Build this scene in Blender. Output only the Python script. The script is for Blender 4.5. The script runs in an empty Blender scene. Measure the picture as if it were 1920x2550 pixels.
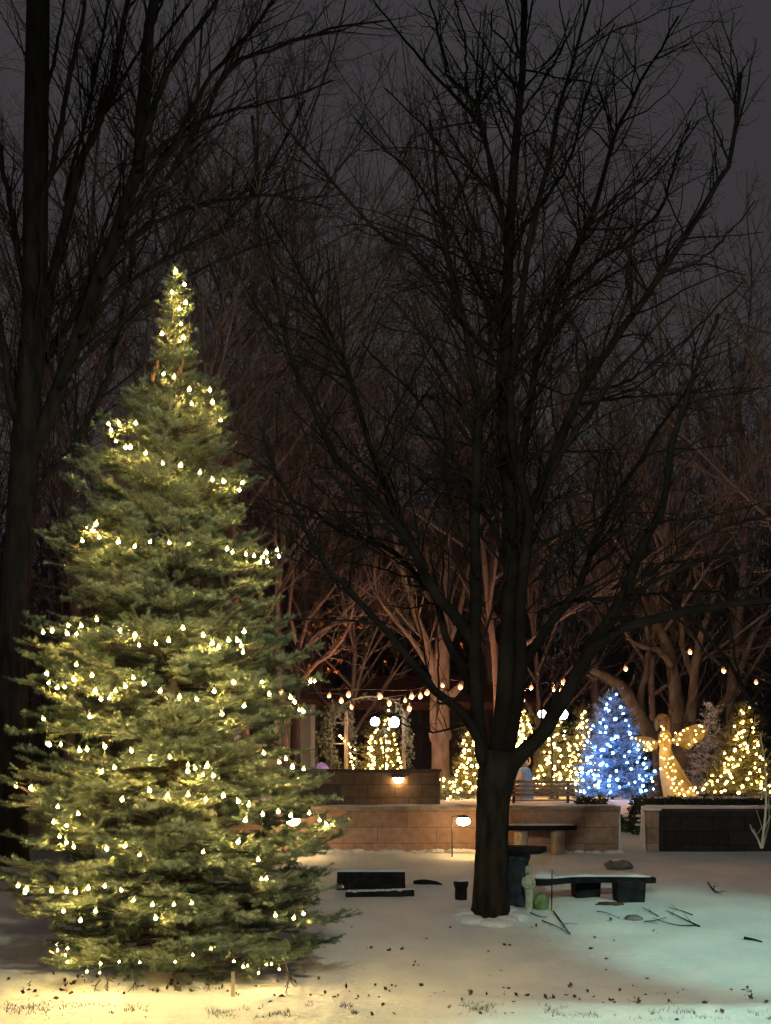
import bpy, math, random
import numpy as np
from mathutils import Vector

SC = bpy.context.scene
COL = SC.collection
RNG = np.random.default_rng(7)
random.seed(7)
F = 4000.0          # focal length in photo pixels
HZ = 1900.0         # horizon row of the photo
CZ = 2.3            # camera height


def W(px, py, d):
    return np.array(((px - 960.0) * d / F, d, CZ - (py - HZ) * d / F))


# ------------------------------------------------------------------ terrain
_PD = np.array([-60, 12.0, 13.4, 14.2, 15.6, 17.0, 19.5, 22.0, 25.0, 26.0])
_PZ = np.array([0.0, 0.0, 0.0, 0.0, 0.02, 0.13, 0.472, 0.68, 0.925, 0.98])
_n1 = RNG.uniform(0, 6.28, (40,))
_k1 = RNG.normal(0, 1, (40, 2))


def _noise(x, y, s, i0, n=8):
    v = 0
    for i in range(i0, i0 + n):
        v = v + np.sin(_k1[i, 0] * x * s + _k1[i, 1] * y * s + _n1[i])
    return v / n


def ground_z(x, d):
    x = np.asarray(x, float)
    d = np.asarray(d, float)
    ds = np.stack([np.interp(d + o, _PD, _PZ) for o in (-0.7, -0.35, 0, 0.35, 0.7)]).mean(0)
    z = ds
    amp = np.clip((d - 13.0) / 2.0, 0, 1) * np.clip((25.2 - d) / 1.5, 0, 1)
    z = z + amp * (0.06 * _noise(x, d, 1.1, 0) + 0.034 * _noise(x, d, 3.2, 8) + 0.012 * _noise(x, d, 9.0, 16) + 0.006 * _noise(x, d, 19.0, 5))
    # swell of snow below the spruce and the low bank along the foot of the lawn
    z = z + 0.10 * np.exp(-((x + 2.3) / 1.9) ** 2 - ((d - 15.9) / 0.9) ** 2)
    z = z + 0.05 * np.exp(-((d - 15.1 - 0.05 * np.sin(x * 1.7)) / 0.28) ** 2)
    # drifted snow round the central trunk, rough crust along the verge
    z = z + 0.07 * np.exp(-((x - 1.27) ** 2 + (d - 19.45) ** 2) / 0.22)
    vg = np.exp(-((d - 14.75) / 0.38) ** 2)
    z = z + vg * (0.014 * _noise(x, d, 9.0, 3) + 0.011 * _noise(x, d, 21.0, 20) + 0.008 * _noise(x, d, 34.0, 30))
    # terrace behind the walls, with a snowy ramp through the gap between them
    t = np.clip((d - 25.12) / 0.16, 0, 1)
    tr = np.clip((d - 25.3) / 3.0, 0, 1)
    gap = (x > 3.70) & (x < 4.04 + np.clip(d - 25.4, 0, 2.5) * 0.25)
    up = np.where(gap, tr * tr * (3 - 2 * tr), t * t * (3 - 2 * t))
    return z * (1 - up) + 1.62 * up + 0.012 * _noise(x, d, 2.2, 24) * up


def on_ground(px, py, dmin=12.5, dmax=25.1):
    """Point of the lawn seen at a photo pixel."""
    ds = np.linspace(dmin, dmax, 2600)
    xs = (px - 960.0) * ds / F
    zz = CZ - (py - HZ) * ds / F
    g = ground_z(xs, ds)
    i = int(np.argmin(np.where(zz - g <= 0, ds, 1e9)))
    return np.array((xs[i], ds[i], float(g[i])))


# ------------------------------------------------------------------ materials
def mat(name, base=(0.5, 0.5, 0.5), rough=0.7, spec=0.3, var=None, scale=6.0, bump=0.0, bscale=20.0,
        emit=None, estr=0.0, metal=0.0, stretch=(1, 1, 1), transl=0.0):
    m = bpy.data.materials.new(name)
    m.use_nodes = True
    nt = m.node_tree
    b = nt.nodes['Principled BSDF']
    b.inputs['Roughness'].default_value = rough
    b.inputs['Specular IOR Level'].default_value = spec
    b.inputs['Metallic'].default_value = metal
    b.inputs['Base Color'].default_value = (*base, 1)
    tc = nt.nodes.new('ShaderNodeTexCoord')
    mp = nt.nodes.new('ShaderNodeMapping')
    mp.inputs['Scale'].default_value = stretch
    nt.links.new(tc.outputs['Object'], mp.inputs['Vector'])
    if var is not None:
        no = nt.nodes.new('ShaderNodeTexNoise')
        no.inputs['Scale'].default_value = scale
        no.inputs['Detail'].default_value = 6
        nt.links.new(mp.outputs['Vector'], no.inputs['Vector'])
        cr = nt.nodes.new('ShaderNodeValToRGB')
        cr.color_ramp.elements[0].position = 0.34
        cr.color_ramp.elements[1].position = 0.66
        cr.color_ramp.elements[0].color = (*base, 1)
        cr.color_ramp.elements[1].color = (*var, 1)
        nt.links.new(no.outputs['Fac'], cr.inputs['Fac'])
        nt.links.new(cr.outputs['Color'], b.inputs['Base Color'])
    if bump:
        nb = nt.nodes.new('ShaderNodeTexNoise')
        nb.inputs['Scale'].default_value = bscale
        nb.inputs['Detail'].default_value = 8
        nt.links.new(mp.outputs['Vector'], nb.inputs['Vector'])
        bp = nt.nodes.new('ShaderNodeBump')
        bp.inputs['Strength'].default_value = bump
        bp.inputs['Distance'].default_value = 0.03
        nt.links.new(nb.outputs['Fac'], bp.inputs['Height'])
        nt.links.new(bp.outputs['Normal'], b.inputs['Normal'])
    if emit:
        b.inputs['Emission Color'].default_value = (*emit, 1)
        b.inputs['Emission Strength'].default_value = estr
    if transl:
        tr = nt.nodes.new('ShaderNodeBsdfTranslucent')
        tr.inputs['Color'].default_value = (*base, 1)
        mx = nt.nodes.new('ShaderNodeMixShader')
        mx.inputs[0].default_value = transl
        nt.links.new(b.outputs[0], mx.inputs[1])
        nt.links.new(tr.outputs[0], mx.inputs[2])
        nt.links.new(mx.outputs[0], nt.nodes['Material Output'].inputs['Surface'])
    return m


def brick_mat(name, c1, c2, mortar, bw=0.6, rh=0.235, msize=0.006, side=False, bump=0.5):
    m = bpy.data.materials.new(name)
    m.use_nodes = True
    nt = m.node_tree
    b = nt.nodes['Principled BSDF']
    b.inputs['Roughness'].default_value = 0.85
    b.inputs['Specular IOR Level'].default_value = 0.2
    tc = nt.nodes.new('ShaderNodeTexCoord')
    sx = nt.nodes.new('ShaderNodeSeparateXYZ')
    nt.links.new(tc.outputs['Object'], sx.inputs[0])
    ad = nt.nodes.new('ShaderNodeMath')
    ad.operation = 'ADD'
    nt.links.new(sx.outputs['X'], ad.inputs[0])
    nt.links.new(sx.outputs['Y'], ad.inputs[1])
    cb = nt.nodes.new('ShaderNodeCombineXYZ')
    nt.links.new(ad.outputs[0], cb.inputs['X'])
    nt.links.new(sx.outputs['Z'], cb.inputs['Y'])
    br = nt.nodes.new('ShaderNodeTexBrick')
    br.inputs['Scale'].default_value = 1.0
    br.inputs['Brick Width'].default_value = bw
    br.inputs['Row Height'].default_value = rh
    br.inputs['Mortar Size'].default_value = msize
    br.inputs['Mortar Smooth'].default_value = 0.3
    br.inputs['Bias'].default_value = 0.0
    br.inputs['Color1'].default_value = (*c1, 1)
    br.inputs['Color2'].default_value = (*c2, 1)
    br.inputs['Mortar'].default_value = (*mortar, 1)
    nt.links.new(cb.outputs[0], br.inputs['Vector'])
    no = nt.nodes.new('ShaderNodeTexNoise')
    no.inputs['Scale'].default_value = 9.0
    no.inputs['Detail'].default_value = 8
    nt.links.new(tc.outputs['Object'], no.inputs['Vector'])
    mx = nt.nodes.new('ShaderNodeMixRGB')
    mx.blend_type = 'OVERLAY'
    mx.inputs['Fac'].default_value = 0.55
    nt.links.new(br.outputs['Color'], mx.inputs[1])
    nt.links.new(no.outputs['Fac'], mx.inputs[2])
    nt.links.new(mx.outputs[0], b.inputs['Base Color'])
    mth = nt.nodes.new('ShaderNodeMath')
    mth.operation = 'MULTIPLY_ADD'
    mth.inputs[1].default_value = -0.8
    nt.links.new(br.outputs['Fac'], mth.inputs[0])
    nt.links.new(no.outputs['Fac'], mth.inputs[2])
    bp = nt.nodes.new('ShaderNodeBump')
    bp.inputs['Strength'].default_value = bump
    bp.inputs['Distance'].default_value = 0.02
    nt.links.new(mth.outputs[0], bp.inputs['Height'])
    nt.links.new(bp.outputs['Normal'], b.inputs['Normal'])
    return m


def bulb_mat(name, core, neck, s_core, s_neck, z0, z1, ex=5.0):
    m = bpy.data.materials.new(name)
    m.use_nodes = True
    nt = m.node_tree
    b = nt.nodes['Principled BSDF']
    b.inputs['Base Color'].default_value = (0.6, 0.5, 0.4, 1)
    b.inputs['Roughness'].default_value = 0.25
    tc = nt.nodes.new('ShaderNodeTexCoord')
    sx = nt.nodes.new('ShaderNodeSeparateXYZ')
    nt.links.new(tc.outputs['Object'], sx.inputs[0])
    mr = nt.nodes.new('ShaderNodeMapRange')
    mr.inputs['From Min'].default_value = z0
    mr.inputs['From Max'].default_value = z1
    nt.links.new(sx.outputs['Z'], mr.inputs['Value'])
    cr = nt.nodes.new('ShaderNodeValToRGB')
    cr.color_ramp.elements[0].color = (*core, 1)
    cr.color_ramp.elements[1].color = (*neck, 1)
    nt.links.new(mr.outputs[0], cr.inputs['Fac'])
    nt.links.new(cr.outputs['Color'], b.inputs['Emission Color'])
    iv = nt.nodes.new('ShaderNodeMath')
    iv.operation = 'SUBTRACT'
    iv.inputs[0].default_value = 1.0
    nt.links.new(mr.outputs[0], iv.inputs[1])
    pw = nt.nodes.new('ShaderNodeMath')
    pw.operation = 'POWER'
    pw.inputs[1].default_value = ex
    nt.links.new(iv.outputs[0], pw.inputs[0])
    ma = nt.nodes.new('ShaderNodeMath')
    ma.operation = 'MULTIPLY_ADD'
    ma.inputs[1].default_value = s_core
    ma.inputs[2].default_value = s_neck
    nt.links.new(pw.outputs[0], ma.inputs[0])
    nt.links.new(ma.outputs[0], b.inputs['Emission Strength'])
    return m


M = {}
M['snow'] = mat('snow', (0.58, 0.59, 0.60), 0.8, 0.2, (0.69, 0.69, 0.695), 1.6, 0.7, 16.0)
M['snowcap'] = mat('packed_snow', (0.60, 0.61, 0.62), 0.8, 0.2, (0.72, 0.72, 0.73), 5.0, 0.5, 40.0)
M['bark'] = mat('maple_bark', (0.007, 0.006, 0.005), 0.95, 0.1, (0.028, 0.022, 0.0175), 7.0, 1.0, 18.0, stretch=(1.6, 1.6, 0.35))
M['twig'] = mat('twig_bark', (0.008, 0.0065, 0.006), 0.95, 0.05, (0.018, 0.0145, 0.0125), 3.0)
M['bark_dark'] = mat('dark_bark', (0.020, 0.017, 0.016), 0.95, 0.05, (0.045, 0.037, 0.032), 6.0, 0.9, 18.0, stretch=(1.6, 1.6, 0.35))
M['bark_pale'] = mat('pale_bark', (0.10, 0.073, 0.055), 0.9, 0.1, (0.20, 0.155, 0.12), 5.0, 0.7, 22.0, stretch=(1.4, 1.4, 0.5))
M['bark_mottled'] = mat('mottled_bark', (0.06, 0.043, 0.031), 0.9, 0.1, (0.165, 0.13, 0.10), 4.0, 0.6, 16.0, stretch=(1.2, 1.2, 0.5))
M['twig_bg'] = mat('background_twigs', (0.125, 0.088, 0.080), 0.95, 0.05, (0.21, 0.155, 0.14), 2.0)  # haze and orange lamp glow are put into this paler brown
M['needle'] = mat('spruce_needles', (0.074, 0.106, 0.064), 0.6, 0.25, (0.265, 0.295, 0.185), 3.4, transl=0.10)
M['needle_small'] = mat('fir_needles', (0.10, 0.11, 0.05), 0.6, 0.25, (0.22, 0.21, 0.10), 5.0, transl=0.15)
M['needle_blue'] = mat('frost_blue_glow_needles', (0.15, 0.26, 0.40), 0.6, 0.3, (0.28, 0.40, 0.56), 5.0, transl=0.15)  # frost tone with the blue bulb glow put into it
M['needle_white'] = mat('flocked_needles', (0.42, 0.40, 0.42), 0.7, 0.2, (0.6, 0.58, 0.6), 6.0)
M['spruce_wood'] = mat('spruce_wood', (0.07, 0.05, 0.035), 0.9, 0.1, (0.12, 0.09, 0.06), 8.0, 0.7, 30.0)
M['cord'] = mat('green_cord', (0.012, 0.03, 0.012), 0.5, 0.3, (0.02, 0.04, 0.02), 20.0)
M['cord_black'] = mat('black_cord', (0.02, 0.018, 0.016), 0.5, 0.3, (0.035, 0.03, 0.03), 20.0)
M['bulb_warm'] = bulb_mat('lit_warm_bulb', (1.0, 0.65, 0.18), (1.0, 0.60, 0.14), 880.0, 1.25, -0.018, 0.036, 9.0)
M['fairy_warm'] = bulb_mat('lit_fairy_bulb', (1.0, 0.61, 0.17), (1.0, 0.56, 0.10), 100.0, 1.4, -0.016, 0.022, 5.0)
M['fairy_blue'] = bulb_mat('lit_blue_bulb', (0.20, 0.44, 1.0), (0.14, 0.42, 1.0), 140.0, 2.6, -0.016, 0.022, 5.0)
M['bulb_orange'] = bulb_mat('lit_orange_bulb', (1.0, 0.60, 0.30), (1.0, 0.30, 0.08), 1.9, 1.0, -0.036, 0.030, 2.0)
M['globe'] = mat('lit_white_globe', (0.9, 0.9, 0.9), 0.3, 0.3, emit=(0.92, 0.97, 1.0), estr=28.0)
M['lamp_warm'] = mat('lit_lamp_glass', (0.9, 0.8, 0.6), 0.3, 0.3, emit=(1.0, 0.62, 0.24), estr=75.0)
M['window_lit'] = mat('lit_window_pane', (0.5, 0.6, 0.6), 0.2, 0.5, emit=(0.50, 0.80, 0.78), estr=0.75)
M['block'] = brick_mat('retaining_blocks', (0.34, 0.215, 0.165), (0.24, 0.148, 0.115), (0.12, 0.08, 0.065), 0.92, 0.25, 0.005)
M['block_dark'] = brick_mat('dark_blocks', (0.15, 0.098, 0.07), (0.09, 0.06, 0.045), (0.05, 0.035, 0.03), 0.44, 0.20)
M['block_black'] = brick_mat('black_blocks', (0.035, 0.026, 0.024), (0.022, 0.018, 0.017), (0.012, 0.01, 0.01), 0.5, 0.22)  # near-black colours on the block pattern
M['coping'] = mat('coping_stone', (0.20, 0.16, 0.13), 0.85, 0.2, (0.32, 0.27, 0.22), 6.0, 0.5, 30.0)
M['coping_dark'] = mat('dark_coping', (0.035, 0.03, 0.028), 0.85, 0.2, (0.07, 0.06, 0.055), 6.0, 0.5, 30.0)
M['dark_stone'] = mat('dark_stone', (0.006, 0.006, 0.007), 0.85, 0.1, (0.018, 0.0175, 0.019), 9.0, 0.7, 30.0)
M['navy_stone'] = mat('slate_stone', (0.012, 0.015, 0.021), 0.8, 0.2, (0.04, 0.047, 0.06), 8.0, 0.7, 26.0)
M['grey_stone'] = mat('grey_stone', (0.10, 0.09, 0.08), 0.85, 0.2, (0.2, 0.18, 0.16), 9.0, 0.7, 30.0)
M['pale_stone'] = mat('pale_stone', (0.34, 0.27, 0.20), 0.85, 0.2, (0.48, 0.39, 0.30), 8.0, 0.6, 26.0)
M['statue'] = mat('weathered_statue', (0.26, 0.30, 0.21), 0.8, 0.2, (0.42, 0.44, 0.33), 14.0, 0.5, 40.0)
M['moss'] = mat('mossy_stone', (0.10, 0.15, 0.05), 0.9, 0.1, (0.22, 0.26, 0.13), 14.0, 0.8, 40.0)
M['black_metal'] = mat('black_metal', (0.015, 0.015, 0.016), 0.45, 0.5, (0.03, 0.03, 0.03), 20.0)
M['wood_pale'] = mat('pale_wood', (0.40, 0.29, 0.16), 0.8, 0.2, (0.52, 0.40, 0.24), 14.0, 0.4, 40.0)
M['wood_post'] = mat('weathered_post', (0.18, 0.155, 0.115), 0.8, 0.2, (0.26, 0.235, 0.18), 10.0, 0.4, 30.0)
M['bench_wood'] = mat('bench_wood', (0.25, 0.20, 0.15), 0.75, 0.2, (0.38, 0.31, 0.24), 10.0, 0.4, 40.0)
M['white_paint'] = mat('white_paint', (0.70, 0.68, 0.62), 0.6, 0.3, (0.78, 0.76, 0.70), 6.0)
M['siding'] = mat('pale_siding', (0.42, 0.38, 0.31), 0.7, 0.3, (0.50, 0.46, 0.38), 4.0)
M['roof'] = mat('brown_roof', (0.12, 0.055, 0.04), 0.9, 0.1, (0.18, 0.085, 0.06), 9.0, 0.6, 40.0)
M['dark_wall'] = mat('dark_render', (0.035, 0.030, 0.038), 0.9, 0.1, (0.055, 0.048, 0.055), 3.0)
M['far_wall'] = mat('far_brick', (0.030, 0.022, 0.022), 0.9, 0.1, (0.05, 0.036, 0.034), 2.0)
M['garland'] = mat('garland_leaves', (0.08, 0.105, 0.075), 0.6, 0.3, (0.17, 0.20, 0.15), 9.0, transl=0.2)
M['hedge'] = mat('hedge_leaves', (0.030, 0.045, 0.022), 0.7, 0.2, (0.09, 0.11, 0.07), 9.0, transl=0.2)
M['dry_leaf'] = mat('dry_leaves', (0.32, 0.13, 0.04), 0.8, 0.1, (0.5, 0.24, 0.09), 9.0, transl=0.3)
M['litter'] = mat('leaf_litter', (0.045, 0.025, 0.012), 0.9, 0.1, (0.10, 0.055, 0.024), 9.0)
M['grass'] = mat('winter_grass', (0.05, 0.055, 0.018), 0.8, 0.1, (0.13, 0.12, 0.05), 5.0)
M['gauze'] = mat('gold_gauze', (0.36, 0.28, 0.13), 0.6, 0.4, (0.44, 0.35, 0.18), 30.0, transl=0.55)
M['robe_blue'] = mat('pale_blue_robe', (0.09, 0.24, 0.52), 0.7, 0.2, (0.16, 0.33, 0.60), 8.0)
M['robe_cream'] = mat('cream_robe', (0.36, 0.31, 0.25), 0.7, 0.2, (0.45, 0.40, 0.33), 8.0)
M['gold'] = mat('gold_paint', (0.75, 0.52, 0.16), 0.4, 0.5, (0.8, 0.58, 0.22), 20.0)
M['purple'] = mat('purple_fabric', (0.15, 0.15, 0.62), 0.6, 0.3, (0.25, 0.25, 0.72), 6.0)

# ------------------------------------------------------------------ geometry helper
ORIG = {}


def norm(v):
    return v / np.maximum(np.linalg.norm(v, axis=-1, keepdims=True), 1e-9)


class G:
    """Collects vertices and faces in world coordinates for ONE mesh."""

    def __init__(self):
        self.v, self.q, self.t, self.n = [], [], [], 0

    def add(self, v, quads=None, tris=None):
        v = np.asarray(v, np.float32).reshape(-1, 3)
        if quads is not None and len(quads):
            self.q.append(np.asarray(quads, np.int32).reshape(-1, 4) + self.n)
        if tris is not None and len(tris):
            self.t.append(np.asarray(tris, np.int32).reshape(-1, 3) + self.n)
        self.v.append(v)
        self.n += len(v)
        return self

    def box(self, c, s, rz=0.0, taper=1.0, tilt=0.0):
        c = np.asarray(c, float)
        hx, hy, hz = np.asarray(s, float) / 2
        p = np.array([(x * (taper if z > 0 else 1), y * (taper if z > 0 else 1), z) for z in (-hz, hz) for x, y in
                      ((-hx, -hy), (hx, -hy), (hx, hy), (-hx, hy))])
        if tilt:
            ca, sa = math.cos(tilt), math.sin(tilt)
            p = np.stack([p[:, 0] * ca - p[:, 2] * sa, p[:, 1], p[:, 0] * sa + p[:, 2] * ca], 1)
        ca, sa = math.cos(rz), math.sin(rz)
        p = np.stack([p[:, 0] * ca - p[:, 1] * sa, p[:, 0] * sa + p[:, 1] * ca, p[:, 2]], 1) + c
        return self.add(p, [(0, 3, 2, 1), (4, 5, 6, 7), (0, 1, 5, 4), (1, 2, 6, 5), (2, 3, 7, 6), (3, 0, 4, 7)])

    def tubes(self, P, R, sides=5, cap=False):
        P = np.asarray(P, float)
        R = np.asarray(R, float)
        N, n, _ = P.shape
        T = norm(np.gradient(P, axis=1))
        avg = norm(P[:, -1] - P[:, 0] + 1e-6)
        ref = np.where(np.abs(avg[:, 2:3]) > 0.8, np.array([[1.0, 0.1, 0]]), np.array([[0, 0.1, 1.0]]))
        U = ref[:, None, :] - T * (T * ref[:, None, :]).sum(-1, keepdims=True)
        U = norm(U)
        V = np.cross(T, U)
        a = np.arange(sides) / sides * 2 * math.pi
        ring = U[:, :, None, :] * np.cos(a)[None, None, :, None] + V[:, :, None, :] * np.sin(a)[None, None, :, None]
        X = P[:, :, None, :] + ring * R[:, :, None, None]
        i = np.arange(n - 1)[:, None] * sides
        j = np.arange(sides)[None, :]
        k = (np.arange(sides)[None, :] + 1) % sides
        q = np.stack([i + j, i + k, i + sides + k, i + sides + j], -1).reshape(-1, 4)
        q = (q[None] + (np.arange(N) * n * sides)[:, None, None]).reshape(-1, 4)
        tr = None
        if cap:
            base = (np.arange(N) * n * sides)[:, None, None]
            f = np.array([(0, m + 1, m) for m in range(1, sides - 1)])
            l = np.array([(0, m, m + 1) for m in range(1, sides - 1)]) + (n - 1) * sides
            tr = (np.concatenate([f, l])[None] + base).reshape(-1, 3)
        return self.add(X, q, tr)

    def tube(self, pts, r, sides=8, cap=True):
        pts = np.asarray(pts, float)
        r = np.broadcast_to(np.asarray(r, float), (len(pts),))
        return self.tubes(pts[None], r[None], sides, cap)

    def lathe(self, c, prof, seg=16, sx=1.0, sy=1.0, bend=None):
        c = np.asarray(c, float)
        a = np.arange(seg) / seg * 2 * math.pi
        rows = []
        for (r, z) in prof:
            off = (0, 0) if bend is None else bend(z)
            rows.append(np.stack([c[0] + off[0] + r * sx * np.cos(a), c[1] + off[1] + r * sy * np.sin(a), np.full(seg, c[2] + z)], 1))
        X = np.concatenate(rows)
        n = len(prof)
        i = np.arange(n - 1)[:, None] * seg
        j = np.arange(seg)[None]
        k = (j + 1) % seg
        q = np.stack([i + j, i + k, i + seg + k, i + seg + j], -1).reshape(-1, 4)
        tr = [(0, m + 1, m) for m in range(1, seg - 1)] + [((n - 1) * seg, (n - 1) * seg + m, (n - 1) * seg + m + 1) for m in range(1, seg - 1)]
        return self.add(X, q, tr)

    def blob(self, c, s, seg=14, rows=9, rough=0.0, flat=None, rng=RNG):
        c = np.asarray(c, float)
        s = np.asarray(s, float)
        ph = rng.uniform(0, 6.28, 6)
        th = np.linspace(0.02, math.pi - 0.02, rows)
        a = np.arange(seg) / seg * 2 * math.pi
        TH, A = np.meshgrid(th, a, indexing='ij')
        r = 1 + rough * (np.sin(3 * A + ph[0]) * np.sin(2 * TH + ph[1]) + 0.7 * np.sin(5 * A + ph[2] + 2 * TH) + 0.5 * np.sin(7 * TH + 2 * A + ph[3]))
        X = np.stack([np.sin(TH) * np.cos(A) * r, np.sin(TH) * np.sin(A) * r, np.cos(TH) * r], -1)
        if flat is not None:
            X[..., 2] = np.maximum(X[..., 2], flat)
        X = (X * s).reshape(-1, 3) + c
        i = np.arange(rows - 1)[:, None] * seg
        j = np.arange(seg)[None]
        k = (j + 1) % seg
        q = np.stack([i + j, i + seg + j, i + seg + k, i + k], -1).reshape(-1, 4)
        tr = [(0, m, m + 1) for m in range(1, seg - 1)] + [((rows - 1) * seg, (rows - 1) * seg + m + 1, (rows - 1) * seg + m) for m in range(1, seg - 1)]
        return self.add(X, q, tr)

    def leaves(self, C, size, rng=RNG, aspect=0.55, up=None):
        """One small folded leaf (two triangles) at every point of C."""
        C = np.asarray(C, float)
        n = len(C)
        d = norm(rng.normal(0, 1, (n, 3)) + (0 if up is None else np.asarray(up)))
        p = norm(np.cross(d, rng.normal(0, 1, (n, 3))))
        s = size * rng.uniform(0.6, 1.25, (n, 1))
        nn = np.cross(d, p)
        X = np.stack([C, C + d * s * 0.5 + p * s * aspect * 0.5 + nn * s * 0.08, C + d * s, C + d * s * 0.5 - p * s * aspect * 0.5 + nn * s * 0.08], 1)
        b = np.arange(n)[:, None] * 4
        return self.add(X, None, np.concatenate([b + np.array([[0, 1, 2]]), b + np.array([[0, 2, 3]])]))

    def build(self, name, material, parent=None, smooth=False, bevel=0.0, origin=None):
        o_ = np.zeros(3) if origin is None else np.asarray(origin, float)
        if parent is not None:
            o_ = ORIG[parent.name]
        me = bpy.data.meshes.new(name)
        V = np.concatenate(self.v) - o_.astype(np.float32)
        q = np.concatenate(self.q) if self.q else np.zeros((0, 4), np.int32)
        t = np.concatenate(self.t) if self.t else np.zeros((0, 3), np.int32)
        me.vertices.add(len(V))
        me.vertices.foreach_set('co', V.astype(np.float32).ravel())
        nl = len(q) * 4 + len(t) * 3
        me.loops.add(nl)
        me.loops.foreach_set('vertex_index', np.concatenate([q.ravel(), t.ravel()]).astype(np.int32))
        me.polygons.add(len(q) + len(t))
        ls = np.concatenate([np.arange(len(q)) * 4, len(q) * 4 + np.arange(len(t)) * 3]).astype(np.int32)
        me.polygons.foreach_set('loop_start', ls)
        me.polygons.foreach_set('use_smooth', np.full(len(q) + len(t), bool(smooth)))
        me.update(calc_edges=True)
        me.materials.append(material)
        ob = bpy.data.objects.new(name, me)
        COL.objects.link(ob)
        if parent is not None:
            ob.parent = parent
            ORIG[ob.name] = o_
        else:
            ob.location = o_
            ORIG[ob.name] = o_
        if bevel:
            b = ob.modifiers.new('bevel', 'BEVEL')
            b.width = bevel
            b.segments = 2
        return ob


def tag(o, label, cat, group=None, kind=None):
    if label:
        o['label'] = label
    if cat:
        o['category'] = cat
    if group:
        o['group'] = group
    if kind:
        o['kind'] = kind
    return o


def thing(name, label, cat, loc, group=None):
    o = bpy.data.objects.new(name, None)
    o.empty_display_size = 0.1
    COL.objects.link(o)
    o.location = tuple(float(c) for c in loc)
    ORIG[o.name] = np.asarray(loc, float)
    return tag(o, label, cat, group)


def inst(src, loc, rot, parent, scale=None):
    """Copy of a bulb mesh placed (world coordinates) under its string."""
    c = src.copy()
    COL.objects.link(c)
    c.parent = parent
    c.location = tuple(float(v) for v in (np.asarray(loc) - ORIG[parent.name]))
    c.rotation_euler = rot
    if scale is not None:
        c.scale = (scale, scale, scale)
    return c


# ------------------------------------------------------------------ bare trees
def smooth_path(pts, n):
    """Catmull-Rom resampling of a polyline to n points."""
    p = np.asarray(pts, float)
    p = np.concatenate([[2 * p[0] - p[1]], p, [2 * p[-1] - p[-2]]])
    seg = len(p) - 3
    u = np.linspace(0, seg - 1e-6, n)
    i = u.astype(int)
    t = (u - i)[:, None]
    a, b, c, d = p[i], p[i + 1], p[i + 2], p[i + 3]
    return 0.5 * ((2 * b) + (-a + c) * t + (2 * a - 5 * b + 4 * c - d) * t ** 2 + (-a + 3 * b - 3 * c + d) * t ** 3)


def sprout(P, R, density, ratio, lmin, lmax, ang, rng, up=0.25, n=5, t0=0.15, t1=0.98, rr=0.55, rmin=0.003, wob=0.10, curl=0.12, tipfrac=0.35, rcap=1.0):
    N, m, _ = P.shape
    L = np.linalg.norm(np.diff(P, axis=1), axis=-1).sum(1)
    cnt = rng.poisson(np.maximum(L * (t1 - t0) * density, 0.01))
    idx = np.repeat(np.arange(N), cnt)
    if len(idx) == 0:
        return np.zeros((0, n, 3)), np.zeros((0, n))
    t = rng.uniform(t0, t1, len(idx))
    f = t * (m - 1)
    i = np.minimum(f.astype(int), m - 2)
    w = (f - i)[:, None]
    p = P[idx, i] * (1 - w) + P[idx, i + 1] * w
    rp = R[idx, i] * (1 - w[:, 0]) + R[idx, i + 1] * w[:, 0]
    T = norm(P[idx, i + 1] - P[idx, i])
    perp = rng.normal(0, 1, (len(idx), 3))
    perp = norm(perp - T * (perp * T).sum(-1, keepdims=True))
    a = np.radians(rng.uniform(ang[0], ang[1], len(idx)))[:, None]
    d = norm(T * np.cos(a) + perp * np.sin(a) + np.array([[0, 0, up]]))
    ln = np.clip(L[idx] * ratio * (1 - 0.6 * t) * rng.uniform(0.6, 1.3, len(idx)), lmin, lmax)
    st = ln / (n - 1)
    Q = np.zeros((len(idx), n, 3))
    Q[:, 0] = p
    dd = d
    for k in range(1, n):
        dd = norm(dd + rng.normal(0, wob, dd.shape) + np.array([[0, 0, curl / n]]))
        Q[:, k] = Q[:, k - 1] + dd * st[:, None]
    r0 = np.clip(np.minimum(rp * rr, ln * 0.012 + rmin * 0.5), rmin, rcap)
    RR = r0[:, None] * np.linspace(1, tipfrac, n)[None]
    return Q, np.maximum(RR, rmin * 0.7)


def px_limb(pts, w0, w1, d0, dd, n=18, rng=RNG, jit=0.0, pw=1.0):
    """A limb followed through photo pixels, leaning in depth by dd metres towards its tip."""
    k = len(pts)
    P = np.array([W(x, y, d0 + dd * (i / (k - 1)) ** 1.3) for i, (x, y) in enumerate(pts)])
    P = smooth_path(P, n)
    if jit:
        P[1:-1] += rng.normal(0, jit, (n - 2, 3))
    R = (w0 + (w1 - w0) * np.linspace(0, 1, n) ** pw) / 2 * d0 / F
    return P, R


def crown_mesh(g, limbs, rng, lv, sides=(7, 5, 4, 3)):
    """limbs: list of (P, R). lv: list of sprout kwargs. Adds every order of branch to mesh g."""
    P = np.stack([l[0] for l in limbs])
    R = np.stack([l[1] for l in limbs])
    g.tubes(P, R, sides[0], True)
    src = [(P, R)]
    for k, kw in enumerate(lv):
        Q = []
        QR = []
        for (a, b) in (src if k < 2 else src[-1:]):
            kk = dict(kw)
            if k == 1 and a is src[0][0]:
                kk['density'] = kw['density'] * 0.35
            q, r = sprout(a, b, rng=rng, **kk)
            Q.append(q)
            QR.append(r)
        Q = np.concatenate(Q)
        QR = np.concatenate(QR)
        if len(Q) == 0:
            break
        g.tubes(Q, QR, sides[min(k + 1, 3)])
        src.append((Q, QR))
    return src


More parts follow.
